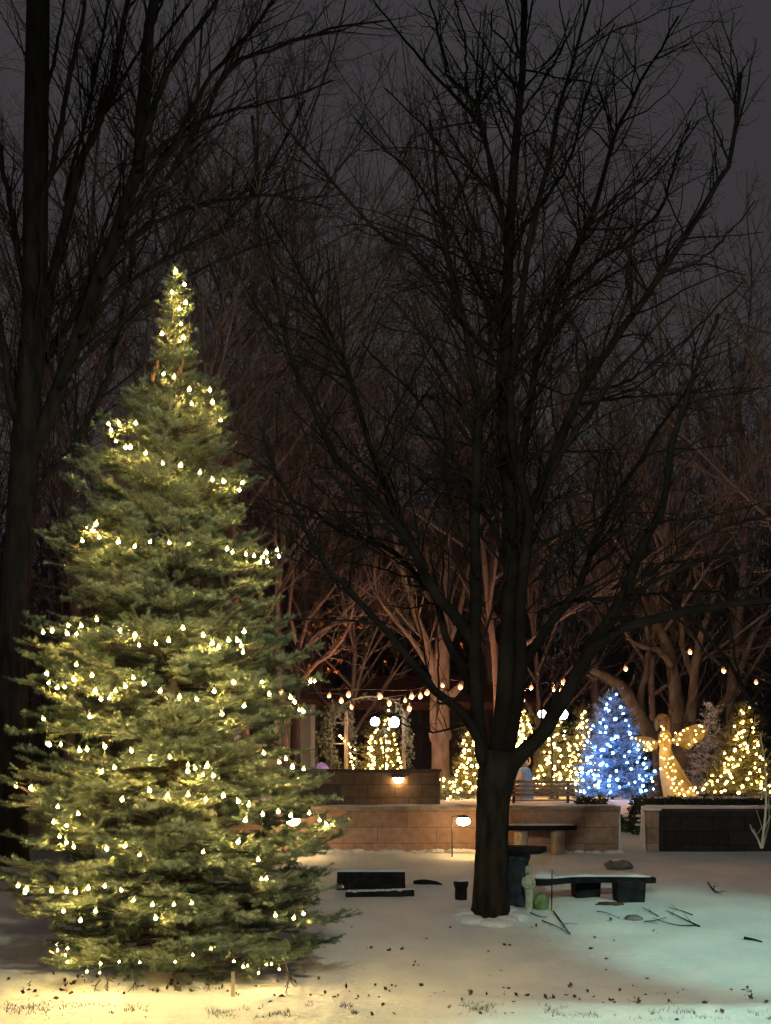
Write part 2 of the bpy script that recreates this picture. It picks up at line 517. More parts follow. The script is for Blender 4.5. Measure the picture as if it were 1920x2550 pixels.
def trunk_from_px(pts, widths, d, n=22):
    P = np.array([W(x, y, d) for x, y in pts])
    Pn = smooth_path(P, n)
    wn = np.interp(np.linspace(0, 1, n), np.linspace(0, 1, len(widths)), widths)
    return Pn, wn / 2 * d / F


# --- the maple at the centre
DM = 19.5
mb = on_ground(1222, 2275)
DM = mb[1]
maple = thing('maple_tree', 'large bare tree with a thick dark trunk and spreading limbs, right of the lit spruce', 'tree', mb)
g = G()
rgc = np.random.default_rng(9)
for a in np.linspace(0, 2 * math.pi, 16)[:-1]:
    rr0 = 0.25 + rgc.uniform(-0.02, 0.05)
    c = np.array((mb[0] + rr0 * math.cos(a), mb[1] + rr0 * math.sin(a), 0.0))
    c[2] = float(ground_z(c[0], c[1])) - 0.03
    g.blob(c, (rgc.uniform(0.16, 0.26), rgc.uniform(0.16, 0.26), rgc.uniform(0.05, 0.075)), 14, 8, 0.07, rng=rgc)
g.build('snow_collar', M['snow'], maple, smooth=True)
g = G()
Pt, Rt = trunk_from_px([(1221, 2300), (1222, 2260), (1223, 2180), (1225, 2090), (1228, 2000), (1235, 1935), (1243, 1870)],
                       [112, 94, 83, 79, 80, 92, 80], DM)
Pt = smooth_path(Pt, 60)
Rt = np.interp(np.linspace(0, 1, 60), np.linspace(0, 1, len(Rt)), Rt)
g.tubes(Pt[None], Rt[None], 40, True)
Vt = g.v[0].reshape(60, 40, 3)
an = np.arange(40)[None] / 40 * 2 * math.pi
zz = np.linspace(0, 1, 60)[:, None]
rid = np.abs(np.sin(an * 7 + 2.2 * np.sin(zz * 9) + 1.3 * np.sin(zz * 23 + an * 2))) + 0.5 * np.abs(np.sin(an * 13 + 3 * np.sin(zz * 14 + an)))
Vt[:] = Pt[:, None].astype(np.float32) + (Vt - Pt[:, None].astype(np.float32)) * (0.955 + 0.06 * rid)[..., None]
# roots flare
for a in np.linspace(0, 6.28, 7)[:-1]:
    b0 = Pt[9] + np.array([math.cos(a) * 0.12, math.sin(a) * 0.12, 0])
    e = mb + np.array([math.cos(a) * 0.25, math.sin(a) * 0.25, -0.10])
    g.tube(smooth_path([b0, (b0 * 0.45 + e * 0.55) + [0, 0, -0.03], e], 6), np.linspace(0.10, 0.035, 6), 7)
ML = [
    ([(1215, 1930), (1190, 1800), (1185, 1678), (1182, 1419), (1182, 1246), (1193, 1044), (1185, 958), (1165, 850), (1130, 700), (1100, 560), (1085, 430), (1070, 300)], 46, 7, -0.8),
    ([(1240, 1900), (1255, 1750), (1260, 1678), (1271, 1447), (1268, 1246), (1257, 1073), (1254, 958), (1265, 865), (1265, 663), (1277, 490), (1288, 317), (1300, 202), (1303, 58), (1300, -60)], 62, 15, 0.5),
    ([(1260, 1900), (1285, 1780), (1294, 1678), (1297, 1476), (1317, 1332), (1317, 1275), (1288, 1160), (1274, 1073), (1272, 929), (1290, 800), (1310, 650), (1340, 500), (1370, 380), (1400, 250), (1440, 100), (1480, -40)], 44, 7, -0.7),
    ([(1317, 1275), (1340, 1230), (1375, 1148), (1415, 1044), (1461, 946), (1502, 893), (1577, 778), (1652, 674), (1709, 582), (1784, 461), (1819, 392), (1836, 288), (1845, 180)], 34, 10, -1.5),
    ([(1317, 1290), (1357, 1217), (1398, 1130), (1479, 1015), (1536, 929), (1600, 850), (1680, 760)], 24, 6, -2.2),
    ([(1288, 1160), (1306, 1090), (1335, 899), (1358, 836), (1386, 749), (1438, 605), (1479, 519), (1519, 375), (1548, 300), (1600, 196), (1652, 115), (1690, 40)], 26, 6, 1.2),
    ([(1193, 1044), (1231, 998), (1242, 911), (1162, 824), (1098, 720), (1018, 622), (945, 582), (853, 478), (784, 403), (720, 328), (660, 250)], 18, 5, -1.5),
    ([(1190, 1760), (1185, 1610), (1127, 1528), (1070, 1459), (1018, 1344), (957, 1274), (899, 1205), (824, 1119), (767, 992), (720, 877), (690, 740), (660, 560)], 42, 6, -1.2),
    ([(1060, 1440), (1041, 1380), (968, 1230), (922, 1119), (888, 1003), (853, 888), (807, 802), (761, 704), (715, 623), (660, 530)], 26, 5, 0.8),
    ([(1170, 1720), (1162, 1690), (1116, 1603), (1092, 1505), (1041, 1436), (960, 1361), (860, 1330), (778, 1274), (726, 1240), (690, 1180)], 30, 5, 1.5),
    ([(1215, 1910), (1202, 1885), (1180, 1810), (1147, 1770), (1091, 1725), (1035, 1662), (942, 1550), (865, 1465), (824, 1424), (755, 1309), (680, 1153), (640, 1050)], 38, 6, -1.8),
    ([(1250, 1380), (1248, 1361), (1196, 1250), (1120, 1130), (1046, 998), (960, 917), (900, 850)], 17, 5, 1.0),
    ([(1262, 1260), (1225, 1200), (1190, 1120), (1150, 1000), (1100, 900), (1040, 820), (960, 730)], 15, 5, -1.0),
    ([(1245, 1945), (1278, 1898), (1335, 1845), (1385, 1768), (1430, 1690), (1475, 1622), (1540, 1572), (1640, 1540), (1800, 1505), (1930, 1495), (2010, 1490)], 60, 12, -2.0),
    ([(1440, 1672), (1490, 1580), (1560, 1465), (1605, 1350), (1652, 1246), (1675, 1102), (1703, 1015), (1740, 900), (1790, 780)], 40, 8, -1.2),
    ([(1300, 1660), (1363, 1563), (1438, 1465), (1479, 1361), (1531, 1246), (1594, 1148), (1660, 1040), (1740, 930)], 30, 6, 1.5),
]
ML2 = [
    ([(1386, 749), (1479, 657), (1582, 582), (1646, 519), (1680, 403), (1720, 300)], 14, 5, 1.6, 0.4),
    ([(1415, 700), (1456, 576), (1536, 519), (1652, 415), (1740, 300)], 9, 4, 1.0, 0.4),
    ([(1268, 600), (1254, 548), (1208, 346), (1179, 288), (1150, 259), (1081, 190), (1035, 133), (977, 58), (930, 0)], 18, 5, 1.0, 0.3),
    ([(1230, 470), (1202, 305), (1155, 225), (1116, 190), (1098, 115), (1070, 0), (1055, -60)], 13, 5, 0.5, 0.3),
    ([(1159, 225), (1159, 98), (1133, 0), (1120, -60)], 8, 4, 0.5, 0.4),
    ([(1262, 760), (1219, 720), (1190, 576), (1150, 478), (1104, 375), (1040, 300), (960, 220)], 14, 4, -1.0, 0.2),
    ([(1262, 880), (1248, 818), (1208, 749), (1144, 605), (1075, 507), (1012, 415), (960, 375), (880, 290)], 15, 4, 1.5, 0.2),
    ([(850, 1450), (800, 1440), (740, 1400), (680, 1360)], 11, 4, -0.4, -1.3),
    ([(1190, 1440), (1167, 1390), (1133, 1280), (1110, 1200), (1110, 1061), (1090, 980)], 13, 4, 0.7, -0.3),
    ([(1345, 1530), (1410, 1499), (1536, 1488), (1680, 1476), (1800, 1470), (1930, 1450)], 13, 6, 1.0, 0.5),
    ([(1520, 1545), (1605, 1460), (1732, 1401), (1830, 1375), (1930, 1358)], 15, 8, -1.0, -0.8),
    ([(1650, 1478), (1731, 1550), (1807, 1641), (1862, 1736), (1920, 1803), (1960, 1850)], 14, 9, -0.5, 0.5),
    ([(1790, 1480), (1815, 1550), (1834, 1653), (1850, 1720)], 9, 5, -0.3, 0.5),
    ([(1345, 1290), (1380, 1262), (1450, 1225), (1513, 1218), (1580, 1230), (1650, 1260)], 10, 4, -0.8, -0.5),
    ([(1305, 1400), (1360, 1350), (1430, 1320), (1520, 1330), (1640, 1300), (1760, 1290), (1900, 1250)], 12, 5, -1.2, 0.0),
    ([(1560, 1465), (1660, 1400), (1760, 1330), (1880, 1290), (1960, 1270)], 13, 6, -1.0, -0.7),
    ([(1456, 968), (1540, 960), (1640, 900), (1730, 820), (1850, 700)], 12, 5, -1.0, -0.7),
    ([(1577, 778), (1560, 690), (1590, 560), (1640, 430)], 11, 4, 0.4, -0.8),
    ([(1652, 674), (1720, 660), (1800, 600), (1880, 500)], 11, 4, -0.6, -1.0),
    ([(1265, 663), (1310, 560), (1390, 450), (1440, 330), (1470, 200), (1530, 60)], 14, 5, 1.2, 0.2),
    ([(1290, 300), (1345, 210), (1400, 120), (1450, 10)], 9, 4, 0.6, 0.4),
    ([(1254, 958), (1300, 850), (1330, 760), (1400, 640)], 12, 5, -1.0, 0.2),
    ([(1018, 1344), (940, 1300), (860, 1220), (790, 1150), (740, 1040)], 13, 4, -0.8, -0.6),
]
limbs = [px_limb(p, a * 0.80, b * 0.80, DM, dd, 22, jit=0.010) for (p, a, b, dd) in ML]
limbs += [px_limb(p, a * 0.82, b * 0.82, DM + d1, dd, 22, jit=0.010) for (p, a, b, dd, d1) in ML2]
rng = np.random.default_rng(11)
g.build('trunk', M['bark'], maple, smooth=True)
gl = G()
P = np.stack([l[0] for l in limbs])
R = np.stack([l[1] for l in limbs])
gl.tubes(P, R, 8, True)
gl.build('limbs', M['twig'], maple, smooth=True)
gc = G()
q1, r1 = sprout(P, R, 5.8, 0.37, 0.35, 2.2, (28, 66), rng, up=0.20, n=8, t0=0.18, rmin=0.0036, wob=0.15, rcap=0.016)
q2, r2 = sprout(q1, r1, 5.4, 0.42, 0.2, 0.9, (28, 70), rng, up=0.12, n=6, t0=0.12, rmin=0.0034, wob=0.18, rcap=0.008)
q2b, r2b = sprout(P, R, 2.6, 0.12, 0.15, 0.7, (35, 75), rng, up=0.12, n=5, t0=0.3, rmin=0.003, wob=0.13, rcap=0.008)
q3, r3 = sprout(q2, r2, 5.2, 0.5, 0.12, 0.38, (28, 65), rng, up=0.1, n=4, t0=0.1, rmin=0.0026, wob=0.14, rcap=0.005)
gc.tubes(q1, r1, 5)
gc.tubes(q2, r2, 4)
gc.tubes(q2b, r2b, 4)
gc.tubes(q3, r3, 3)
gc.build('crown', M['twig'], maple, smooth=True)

# --- the big tree at the left edge
DL = 23.8
DL = on_ground(30, 2152)[1]
lt = thing('elm_tree', 'tall dark bare tree at the left edge with a straight trunk and steep branches', 'tree', W(30, 2152, DL))
g = G()
Pt, Rt = trunk_from_px([(28, 2175), (29, 2120), (30, 2000), (30, 1800), (35, 1520), (52, 1300), (62, 1120), (76, 900), (86, 750), (89, 403), (95, 0), (98, -120)],
                       [104, 86, 80, 76, 74, 74, 70, 64, 62, 62, 58, 48], DL, 30)
g.tubes(Pt[None], Rt[None], 14, True)
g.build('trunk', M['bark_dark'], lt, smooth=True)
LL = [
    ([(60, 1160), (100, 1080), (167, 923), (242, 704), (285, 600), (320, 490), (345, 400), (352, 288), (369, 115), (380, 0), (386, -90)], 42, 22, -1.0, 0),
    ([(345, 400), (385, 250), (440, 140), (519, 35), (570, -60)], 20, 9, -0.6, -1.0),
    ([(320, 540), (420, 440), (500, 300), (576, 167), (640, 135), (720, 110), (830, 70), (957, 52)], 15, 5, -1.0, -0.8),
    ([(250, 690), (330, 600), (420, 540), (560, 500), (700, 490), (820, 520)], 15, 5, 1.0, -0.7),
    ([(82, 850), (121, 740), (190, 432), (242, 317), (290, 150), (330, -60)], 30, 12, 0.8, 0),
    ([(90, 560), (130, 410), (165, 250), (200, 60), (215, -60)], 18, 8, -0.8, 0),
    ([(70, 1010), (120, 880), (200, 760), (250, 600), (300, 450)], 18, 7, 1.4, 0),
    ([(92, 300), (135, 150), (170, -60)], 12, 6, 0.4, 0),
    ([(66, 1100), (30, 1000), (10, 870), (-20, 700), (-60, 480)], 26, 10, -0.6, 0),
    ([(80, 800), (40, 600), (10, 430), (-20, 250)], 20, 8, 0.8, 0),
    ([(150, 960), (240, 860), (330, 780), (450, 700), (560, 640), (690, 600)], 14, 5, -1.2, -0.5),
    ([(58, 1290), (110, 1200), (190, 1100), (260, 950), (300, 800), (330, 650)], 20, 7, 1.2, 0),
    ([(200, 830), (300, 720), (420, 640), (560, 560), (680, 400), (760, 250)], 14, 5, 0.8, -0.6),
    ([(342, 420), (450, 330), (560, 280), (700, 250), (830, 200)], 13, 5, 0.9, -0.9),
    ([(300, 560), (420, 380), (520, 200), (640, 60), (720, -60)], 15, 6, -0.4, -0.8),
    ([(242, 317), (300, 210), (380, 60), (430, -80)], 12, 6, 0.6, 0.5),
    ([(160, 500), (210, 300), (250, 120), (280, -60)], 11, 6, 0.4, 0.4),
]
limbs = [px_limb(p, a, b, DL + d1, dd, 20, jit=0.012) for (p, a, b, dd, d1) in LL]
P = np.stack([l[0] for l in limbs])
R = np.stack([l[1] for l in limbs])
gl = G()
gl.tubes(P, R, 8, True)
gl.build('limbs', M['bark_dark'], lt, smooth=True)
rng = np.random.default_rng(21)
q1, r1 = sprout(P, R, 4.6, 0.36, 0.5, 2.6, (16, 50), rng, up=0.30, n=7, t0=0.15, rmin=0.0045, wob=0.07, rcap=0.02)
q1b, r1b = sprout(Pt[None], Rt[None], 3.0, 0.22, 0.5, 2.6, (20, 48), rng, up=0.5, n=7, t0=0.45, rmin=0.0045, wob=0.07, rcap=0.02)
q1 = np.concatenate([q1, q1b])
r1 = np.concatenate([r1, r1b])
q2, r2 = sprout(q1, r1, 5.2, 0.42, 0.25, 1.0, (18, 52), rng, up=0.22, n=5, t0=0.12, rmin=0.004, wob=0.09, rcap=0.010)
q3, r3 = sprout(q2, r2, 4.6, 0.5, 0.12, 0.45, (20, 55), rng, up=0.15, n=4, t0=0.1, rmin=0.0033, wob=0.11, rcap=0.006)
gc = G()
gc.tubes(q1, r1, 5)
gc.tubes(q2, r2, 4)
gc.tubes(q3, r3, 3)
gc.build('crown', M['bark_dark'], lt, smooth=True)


# --- further bare trees behind the walls
def bare_tree(name, label, px, d, H, seed, tmat, cmat, trunk_r=0.13, fork=0.16, spread=(22, 66), nl=17, dens=(3.2, 4.2, 3.8), base_z=1.6, rmin=0.006, lean=0.0):
    rng = np.random.default_rng(seed)
    x = (px - 960) * d / F
    base = np.array((x, d, base_z))
    root = thing(name, label, 'tree', base, 'bare trees behind the garden walls')
    n = 14
    zz = np.linspace(-0.1, H * 0.8, n)
    tp = np.stack([x + lean * zz + 0.22 * np.sin(zz * 0.55 + seed) * np.clip(zz / 3, 0, 1), d + 0.06 * np.cos(zz * 0.9 + seed), base_z + zz], 1)
    tr = trunk_r * (1 - 0.75 * np.linspace(0, 1, n))
    tr[0] *= 1.3
    g = G()
    g.tube(tp, tr, 10)
    g.build('trunk', tmat, root, smooth=True)
    limbs = []
    for k in range(nl):
        h = H * (fork + (0.72 - fork) * (k / nl) ** 0.9)
        p0 = np.array([np.interp(h, zz, tp[:, j]) for j in range(3)])
        az = k * 2.4 + rng.uniform(-0.5, 0.5)
        a = math.radians(rng.uniform(*spread))
        L = H * rng.uniform(0.42, 0.6) * (1 - 0.35 * k / nl)
        dirv = np.array((math.cos(az) * math.sin(a), math.sin(az) * math.sin(a), math.cos(a)))
        pts = [p0]
        for s in range(5):
            dirv = norm(dirv + rng.normal(0, 0.10, 3) + np.array((0, 0, 0.06)))
            pts.append(pts[-1] + dirv * L / 5)
        P = smooth_path(pts, 14)
        r0 = float(np.interp(h, zz, tr)) * 0.62
        limbs.append((P, np.linspace(min(r0, 0.042), 0.007, 14)))
    P = np.stack([l[0] for l in limbs])
    R = np.stack([l[1] for l in limbs])
    g = G()
    g.tubes(P, R, 7)
    g.build('limbs', tmat, root, smooth=True)
    q1, r1 = sprout(P, R, dens[0], 0.36, 0.6, 2.4, (25, 62), rng, up=0.12, n=7, t0=0.15, rmin=rmin, rcap=0.014, wob=0.16)
    q2, r2 = sprout(q1, r1, dens[1], 0.42, 0.35, 1.2, (25, 60), rng, up=0.15, n=5, t0=0.12, rmin=rmin, rcap=0.009)
    q3, r3 = sprout(q2, r2, dens[2], 0.5, 0.2, 0.6, (25, 60), rng, up=0.1, n=4, t0=0.1, rmin=rmin * 0.8, rcap=0.009)
    g = G()
    g.tubes(q1, r1, 4)
    g.tubes(q2, r2, 3)
    g.tubes(q3, r3, 3)
    g.build('crown', cmat, root)
    return root, (q1, r1), (q2, r2)


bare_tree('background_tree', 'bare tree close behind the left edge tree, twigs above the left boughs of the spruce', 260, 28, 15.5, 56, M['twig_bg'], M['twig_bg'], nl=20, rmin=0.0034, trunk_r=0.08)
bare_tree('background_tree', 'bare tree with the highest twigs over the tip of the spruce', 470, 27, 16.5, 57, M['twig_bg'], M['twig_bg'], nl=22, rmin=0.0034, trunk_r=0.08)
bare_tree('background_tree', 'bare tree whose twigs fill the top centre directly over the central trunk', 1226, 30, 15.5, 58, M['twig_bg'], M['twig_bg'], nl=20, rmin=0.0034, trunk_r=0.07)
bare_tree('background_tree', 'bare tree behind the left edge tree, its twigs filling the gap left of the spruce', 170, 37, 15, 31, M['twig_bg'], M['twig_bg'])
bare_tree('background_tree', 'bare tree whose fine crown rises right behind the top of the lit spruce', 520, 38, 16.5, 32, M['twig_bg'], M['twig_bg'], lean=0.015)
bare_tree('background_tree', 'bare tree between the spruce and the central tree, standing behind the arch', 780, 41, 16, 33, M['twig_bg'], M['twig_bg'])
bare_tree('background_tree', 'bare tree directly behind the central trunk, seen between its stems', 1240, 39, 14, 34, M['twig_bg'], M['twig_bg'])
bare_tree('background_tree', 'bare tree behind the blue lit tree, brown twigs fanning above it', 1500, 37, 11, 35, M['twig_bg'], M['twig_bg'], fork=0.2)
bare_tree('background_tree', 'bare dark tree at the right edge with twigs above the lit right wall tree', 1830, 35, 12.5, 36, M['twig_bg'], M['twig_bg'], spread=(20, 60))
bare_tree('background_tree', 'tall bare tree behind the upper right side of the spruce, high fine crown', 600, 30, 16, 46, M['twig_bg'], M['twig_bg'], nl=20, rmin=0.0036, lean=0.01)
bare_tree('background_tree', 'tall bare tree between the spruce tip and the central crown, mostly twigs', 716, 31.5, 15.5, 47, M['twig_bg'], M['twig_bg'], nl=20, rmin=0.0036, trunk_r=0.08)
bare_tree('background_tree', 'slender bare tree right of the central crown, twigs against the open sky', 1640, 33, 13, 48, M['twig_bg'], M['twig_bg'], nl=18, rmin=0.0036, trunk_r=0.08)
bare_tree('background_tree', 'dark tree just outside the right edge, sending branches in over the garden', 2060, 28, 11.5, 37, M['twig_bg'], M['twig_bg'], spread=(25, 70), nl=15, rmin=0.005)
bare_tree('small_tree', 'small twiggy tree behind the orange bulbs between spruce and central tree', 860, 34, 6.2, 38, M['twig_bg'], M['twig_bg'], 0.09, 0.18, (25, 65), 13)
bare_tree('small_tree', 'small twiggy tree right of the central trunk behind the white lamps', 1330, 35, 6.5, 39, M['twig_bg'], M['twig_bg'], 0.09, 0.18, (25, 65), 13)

# --- pale tree behind the upper wall
DP = 31.2
pale = thing('pale_tree', 'pale lit trunk with a burl halfway, standing left of the central tree', 'tree', W(1098, 1988, DP))
Pt, Rt = trunk_from_px([(1098, 1996), (1097, 1940), (1097, 1880), (1096, 1835), (1095, 1800), (1095, 1750), (1099, 1650), (1106, 1560), (1112, 1450), (1118, 1300)],
                       [60, 46, 44, 44, 50, 50, 42, 32, 22, 14], DP, 26)
g = G()
g.tubes(Pt[None], Rt[None], 12, True)
g.blob(W(1078, 1832, DP - 0.04), (0.075, 0.09, 0.13), rough=0.1)
g.blob(W(1115, 1830, DP - 0.03), (0.075, 0.09, 0.12), rough=0.1)
g.blob(W(1096, 1822, DP - 0.08), (0.09, 0.09, 0.07), rough=0.1)
g.build('trunk', M['bark_pale'], pale, smooth=True)
PL = [([(1097, 1720), (1065, 1610), (1035, 1530), (1005, 1430), (985, 1340), (975, 1230)], 24, 8, -0.6),
      ([(1103, 1600), (1085, 1480), (1062, 1370), (1055, 1250)], 16, 6, 0.5),
      ([(1100, 1640), (1140, 1540), (1165, 1420), (1200, 1300)], 18, 6, 0.6),
      ([(1096, 1760), (1135, 1720), (1160, 1695)], 30, 12, -0.3),
      ([(1000, 1420), (950, 1360), (905, 1320), (880, 1250)], 10, 4, -0.4),
      ([(1092, 1700), (1030, 1600), (980, 1540), (940, 1480), (930, 1400)], 14, 5, -0.8)]
limbs = [px_limb(p, a, b, DP, dd, 16) for (p, a, b, dd) in PL]
P = np.stack([l[0] for l in limbs])
R = np.stack([l[1] for l in limbs])
g = G()
g.tubes(P, R, 8, True)
g.build('limbs', M['bark_pale'], pale, smooth=True)
rng = np.random.default_rng(41)
q1, r1 = sprout(P, R, 3.6, 0.5, 0.4, 1.6, (20, 60), rng, up=0.2, n=6, rmin=0.006, rcap=0.02)
q2, r2 = sprout(q1, r1, 4.0, 0.45, 0.2, 0.8, (25, 60), rng, n=5, rmin=0.005, rcap=0.01)
g = G()
g.tubes(q1, r1, 4)
g.tubes(q2, r2, 3)
g.build('crown', M['bark_pale'], pale)

# --- mottled big tree behind the angel
DS = 32.5
syc = thing('sycamore_tree', 'gnarled brown tree with thick splayed limbs behind the lit angel', 'tree', W(1708, 1990, DS))
Pt, Rt = trunk_from_px([(1710, 2000), (1708, 1950), (1706, 1900), (1700, 1850), (1694, 1800)], [110, 84, 76, 80, 60], DS, 14)
g = G()
g.tubes(Pt[None], Rt[None], 14, True)
g.build('trunk', M['bark_mottled'], syc, smooth=True)
SL = [([(1698, 1890), (1640, 1845), (1605, 1808), (1575, 1755), (1545, 1708), (1500, 1680), (1440, 1655)], 56, 14, -0.5),
      ([(1698, 1880), (1690, 1800), (1682, 1720), (1670, 1640), (1640, 1560), (1600, 1480)], 54, 12, 0.4),
      ([(1704, 1870), (1720, 1790), (1728, 1720), (1733, 1637), (1760, 1540), (1800, 1430)], 36, 10, -0.4),
      ([(1676, 1660), (1640, 1620), (1600, 1610), (1560, 1590)], 20, 8, -0.4),
      ([(1602, 1805), (1595, 1740), (1606, 1680), (1615, 1600), (1600, 1520)], 24, 9, 0.5),
      ([(1712, 1870), (1760, 1800), (1810, 1740), (1850, 1650), (1880, 1560)], 34, 10, 0.4),
      ([(1520, 1695), (1490, 1690), (1465, 1680), (1450, 1660)], 14, 8, -0.3),
      ([(1728, 1700), (1700, 1600), (1700, 1520), (1720, 1420)], 18, 8, 0.2)]
limbs = [px_limb(p, a, b, DS, dd, 16, jit=0.012) for (p, a, b, dd) in SL]
P = np.stack([l[0] for l in limbs])
R = np.stack([l[1] for l in limbs])
g = G()
g.tubes(P, R, 9, True)
g.build('limbs', M['bark_mottled'], syc, smooth=True)
rng = np.random.default_rng(43)
q1, r1 = sprout(P, R, 3.6, 0.45, 0.4, 1.6, (25, 65), rng, up=0.15, n=6, rmin=0.007, rcap=0.025)
q2, r2 = sprout(q1, r1, 4.4, 0.45, 0.2, 0.8, (25, 65), rng, n=5, rmin=0.006, rcap=0.012)
q3, r3 = sprout(q2, r2, 3.0, 0.45, 0.15, 0.4, (25, 65), rng, n=4, rmin=0.005, rcap=0.008)
g = G()
g.tubes(q1, r1, 4)
g.tubes(q2, r2, 3)
g.tubes(q3, r3, 3)
g.build('crown', M['bark_mottled'], syc)

# --- small oak that has kept some dry leaves, beside the spruce
DO = 30.5
ok = thing('oak_tree', 'small tree keeping a few orange dry leaves, right behind the spruce', 'tree', W(735, 1985, DO))
Pt, Rt = trunk_from_px([(735, 1990), (735, 1850), (738, 1700), (742, 1600)], [34, 26, 20, 14], DO, 12)
g = G()
g.tubes(Pt[None], Rt[None], 9, True)
g.build('trunk', M['bark_dark'], ok, smooth=True)
OL = [([(738, 1720), (780, 1660), (830, 1620), (870, 1560), (880, 1500)], 13, 5, -0.5),
      ([(742, 1620), (770, 1540), (820, 1480), (850, 1420)], 12, 5, 0.4),
      ([(742, 1610), (720, 1520), (730, 1430), (710, 1350)], 12, 5, -0.4),
      ([(738, 1680), (690, 1620), (680, 1540), (650, 1480)], 12, 5, 0.3),
      ([(740, 1650), (800, 1570), (890, 1540), (930, 1480)], 11, 5, 0.5)]
limbs = [px_limb(p, a, b, DO, dd, 14, jit=0.01) for (p, a, b, dd) in OL]
P = np.stack([l[0] for l in limbs])
R = np.stack([l[1] for l in limbs])
rng = np.random.default_rng(45)
q1, r1 = sprout(P, R, 4.2, 0.5, 0.4, 1.3, (30, 75), rng, up=0.0, n=6, rmin=0.006, rcap=0.015, wob=0.2)
q2, r2 = sprout(q1, r1, 4.6, 0.45, 0.2, 0.6, (30, 70), rng, up=0.0, n=5, rmin=0.005, rcap=0.01, wob=0.2)
g = G()
g.tubes(P, R, 7, True)
g.tubes(q1, r1, 4)
g.tubes(q2, r2, 3)
g.build('crown', M['twig_bg'], ok)
g = G()
lp = [(785, 1540), (800, 1548), (778, 1552), (815, 1553), (760, 1570), (768, 1572), (798, 1525), (842, 1580), (838, 1588), (848, 1585), (880, 1555), (893, 1560), (900, 1553), (842, 1598),
      (836, 1612), (822, 1609), (786, 1610), (838, 1626), (828, 1638), (850, 1640), (815, 1662), (822, 1668), (834, 1668), (842, 1672), (765, 1655), (768, 1665), (673, 1632), (960, 1645), (862, 1550),
      (1075, 1588), (1083, 1585), (1150, 1612), (1095, 1590), (900, 1500), (720, 1500), (700, 1560), (790, 1500), (820, 1515), (730, 1530), (915, 1600)]
C = np.array([W(x, y, DO - 0.7 + RNG.uniform(-0.3, 0.3)) for x, y in lp])
g.leaves(C, 0.085, aspect=0.7, up=(0, 0, -1.2))
g.leaves(C + RNG.normal(0, 0.03, C.shape), 0.07, aspect=0.7, up=(0, 0, -1.2))
g.build('dry_leaves', M['dry_leaf'], ok)

# --- far wood closing the view
rng = np.random.default_rng(51)
n = 420
xs = rng.uniform(-20, 20, n)
dsf = rng.uniform(50, 64, n)
hs = rng.uniform(6, 14.5, n)
P = np.zeros((n, 9, 3))
for k in range(9):
    f = k / 8
    P[:, k] = np.stack([xs + 0.5 * np.sin(xs * 3 + f * 2) * f, dsf, 1.4 + hs * f], 1)
R = rng.uniform(0.05, 0.12, n)[:, None] * np.linspace(1, 0.2, 9)[None]
q1, r1 = sprout(P, R, 2.3, 0.42, 1.0, 4.0, (22, 65), rng, up=0.2, n=6, t0=0.05, rmin=0.014, rcap=0.04, wob=0.15)
q2, r2 = sprout(q1, r1, 2.4, 0.5, 0.6, 2.0, (20, 65), rng, up=0.1, n=4, rmin=0.012, rcap=0.02)
g = G()
g.tubes(P, R, 6)
g.tubes(q1, r1, 4)
g.tubes(q2, r2, 3)
tag(g.build('far_wood', M['twig_bg'], origin=(0, 57, 1.5)), 'far dark mass of bare trees behind the garden', 'woodland', kind='stuff')


# dark undergrowth added to cover the bright snow before the far wood
rng = np.random.default_rng(52)
n = 900
P = np.zeros((n, 6, 3))
xs = rng.uniform(-17, 17, n)
dsf = rng.uniform(41, 47, n)
hs = rng.uniform(0.9, 2.6, n)
sxy = rng.normal(0, 0.5, (n, 2))
for k in range(6):
    f = k / 5
    P[:, k] = np.stack([xs + sxy[:, 0] * f, dsf + sxy[:, 1] * f, 1.5 + hs * f], 1)
R = np.full((n, 6), 0.012) * np.linspace(1, 0.5, 6)[None]
q1, r1 = sprout(P, R, 6, 0.4, 0.25, 0.9, (25, 70), rng, up=0.05, n=4, t0=0.05, rmin=0.007)
g = G()
g.tubes(P, R, 4)
g.tubes(q1, r1, 3)
i = rng.integers(0, n, 16000)
kk = rng.uniform(0, 1, (16000, 1))
g.leaves(P[i, 0] * (1 - kk) + P[i, 5] * kk + rng.normal(0, 0.22, (16000, 3)), 0.16, rng, 0.6)
tag(g.build('filler_scrub', M['hedge'], origin=(0, 44, 1.5)), 'dark scrub added to hide bright snow at the foot of the far wood', 'filler_scrub', kind='stuff')


# ------------------------------------------------------------------ conifers
def needles(g, P, dens, nl, nw, rng, tmin=0.0, fwd=0.75):
    N, m, _ = P.shape
    L = np.linalg.norm(np.diff(P, axis=1), axis=-1).sum(1)
    cnt = np.maximum(1, (L * dens)).astype(int)
    idx = np.repeat(np.arange(N), cnt)
    t = rng.uniform(tmin, 1, len(idx))
    f = t * (m - 1)
    i = np.minimum(f.astype(int), m - 2)
    w = (f - i)[:, None]
    p = P[idx, i] * (1 - w) + P[idx, i + 1] * w
    T = norm(P[idx, i + 1] - P[idx, i])
    perp = rng.normal(0, 1, (len(idx), 3))
    perp = norm(perp - T * (perp * T).sum(-1, keepdims=True))
    s = np.cross(T, perp)
    d = norm(fwd * T + perp + np.array([[0, 0, 0.15]]))
    ln = nl * rng.uniform(0.75, 1.2, (len(idx), 1))
    X = np.stack([p - s * nw / 2, p + s * nw / 2, p + d * ln], 1)
    g.add(X, None, np.arange(len(idx) * 3).reshape(-1, 3))


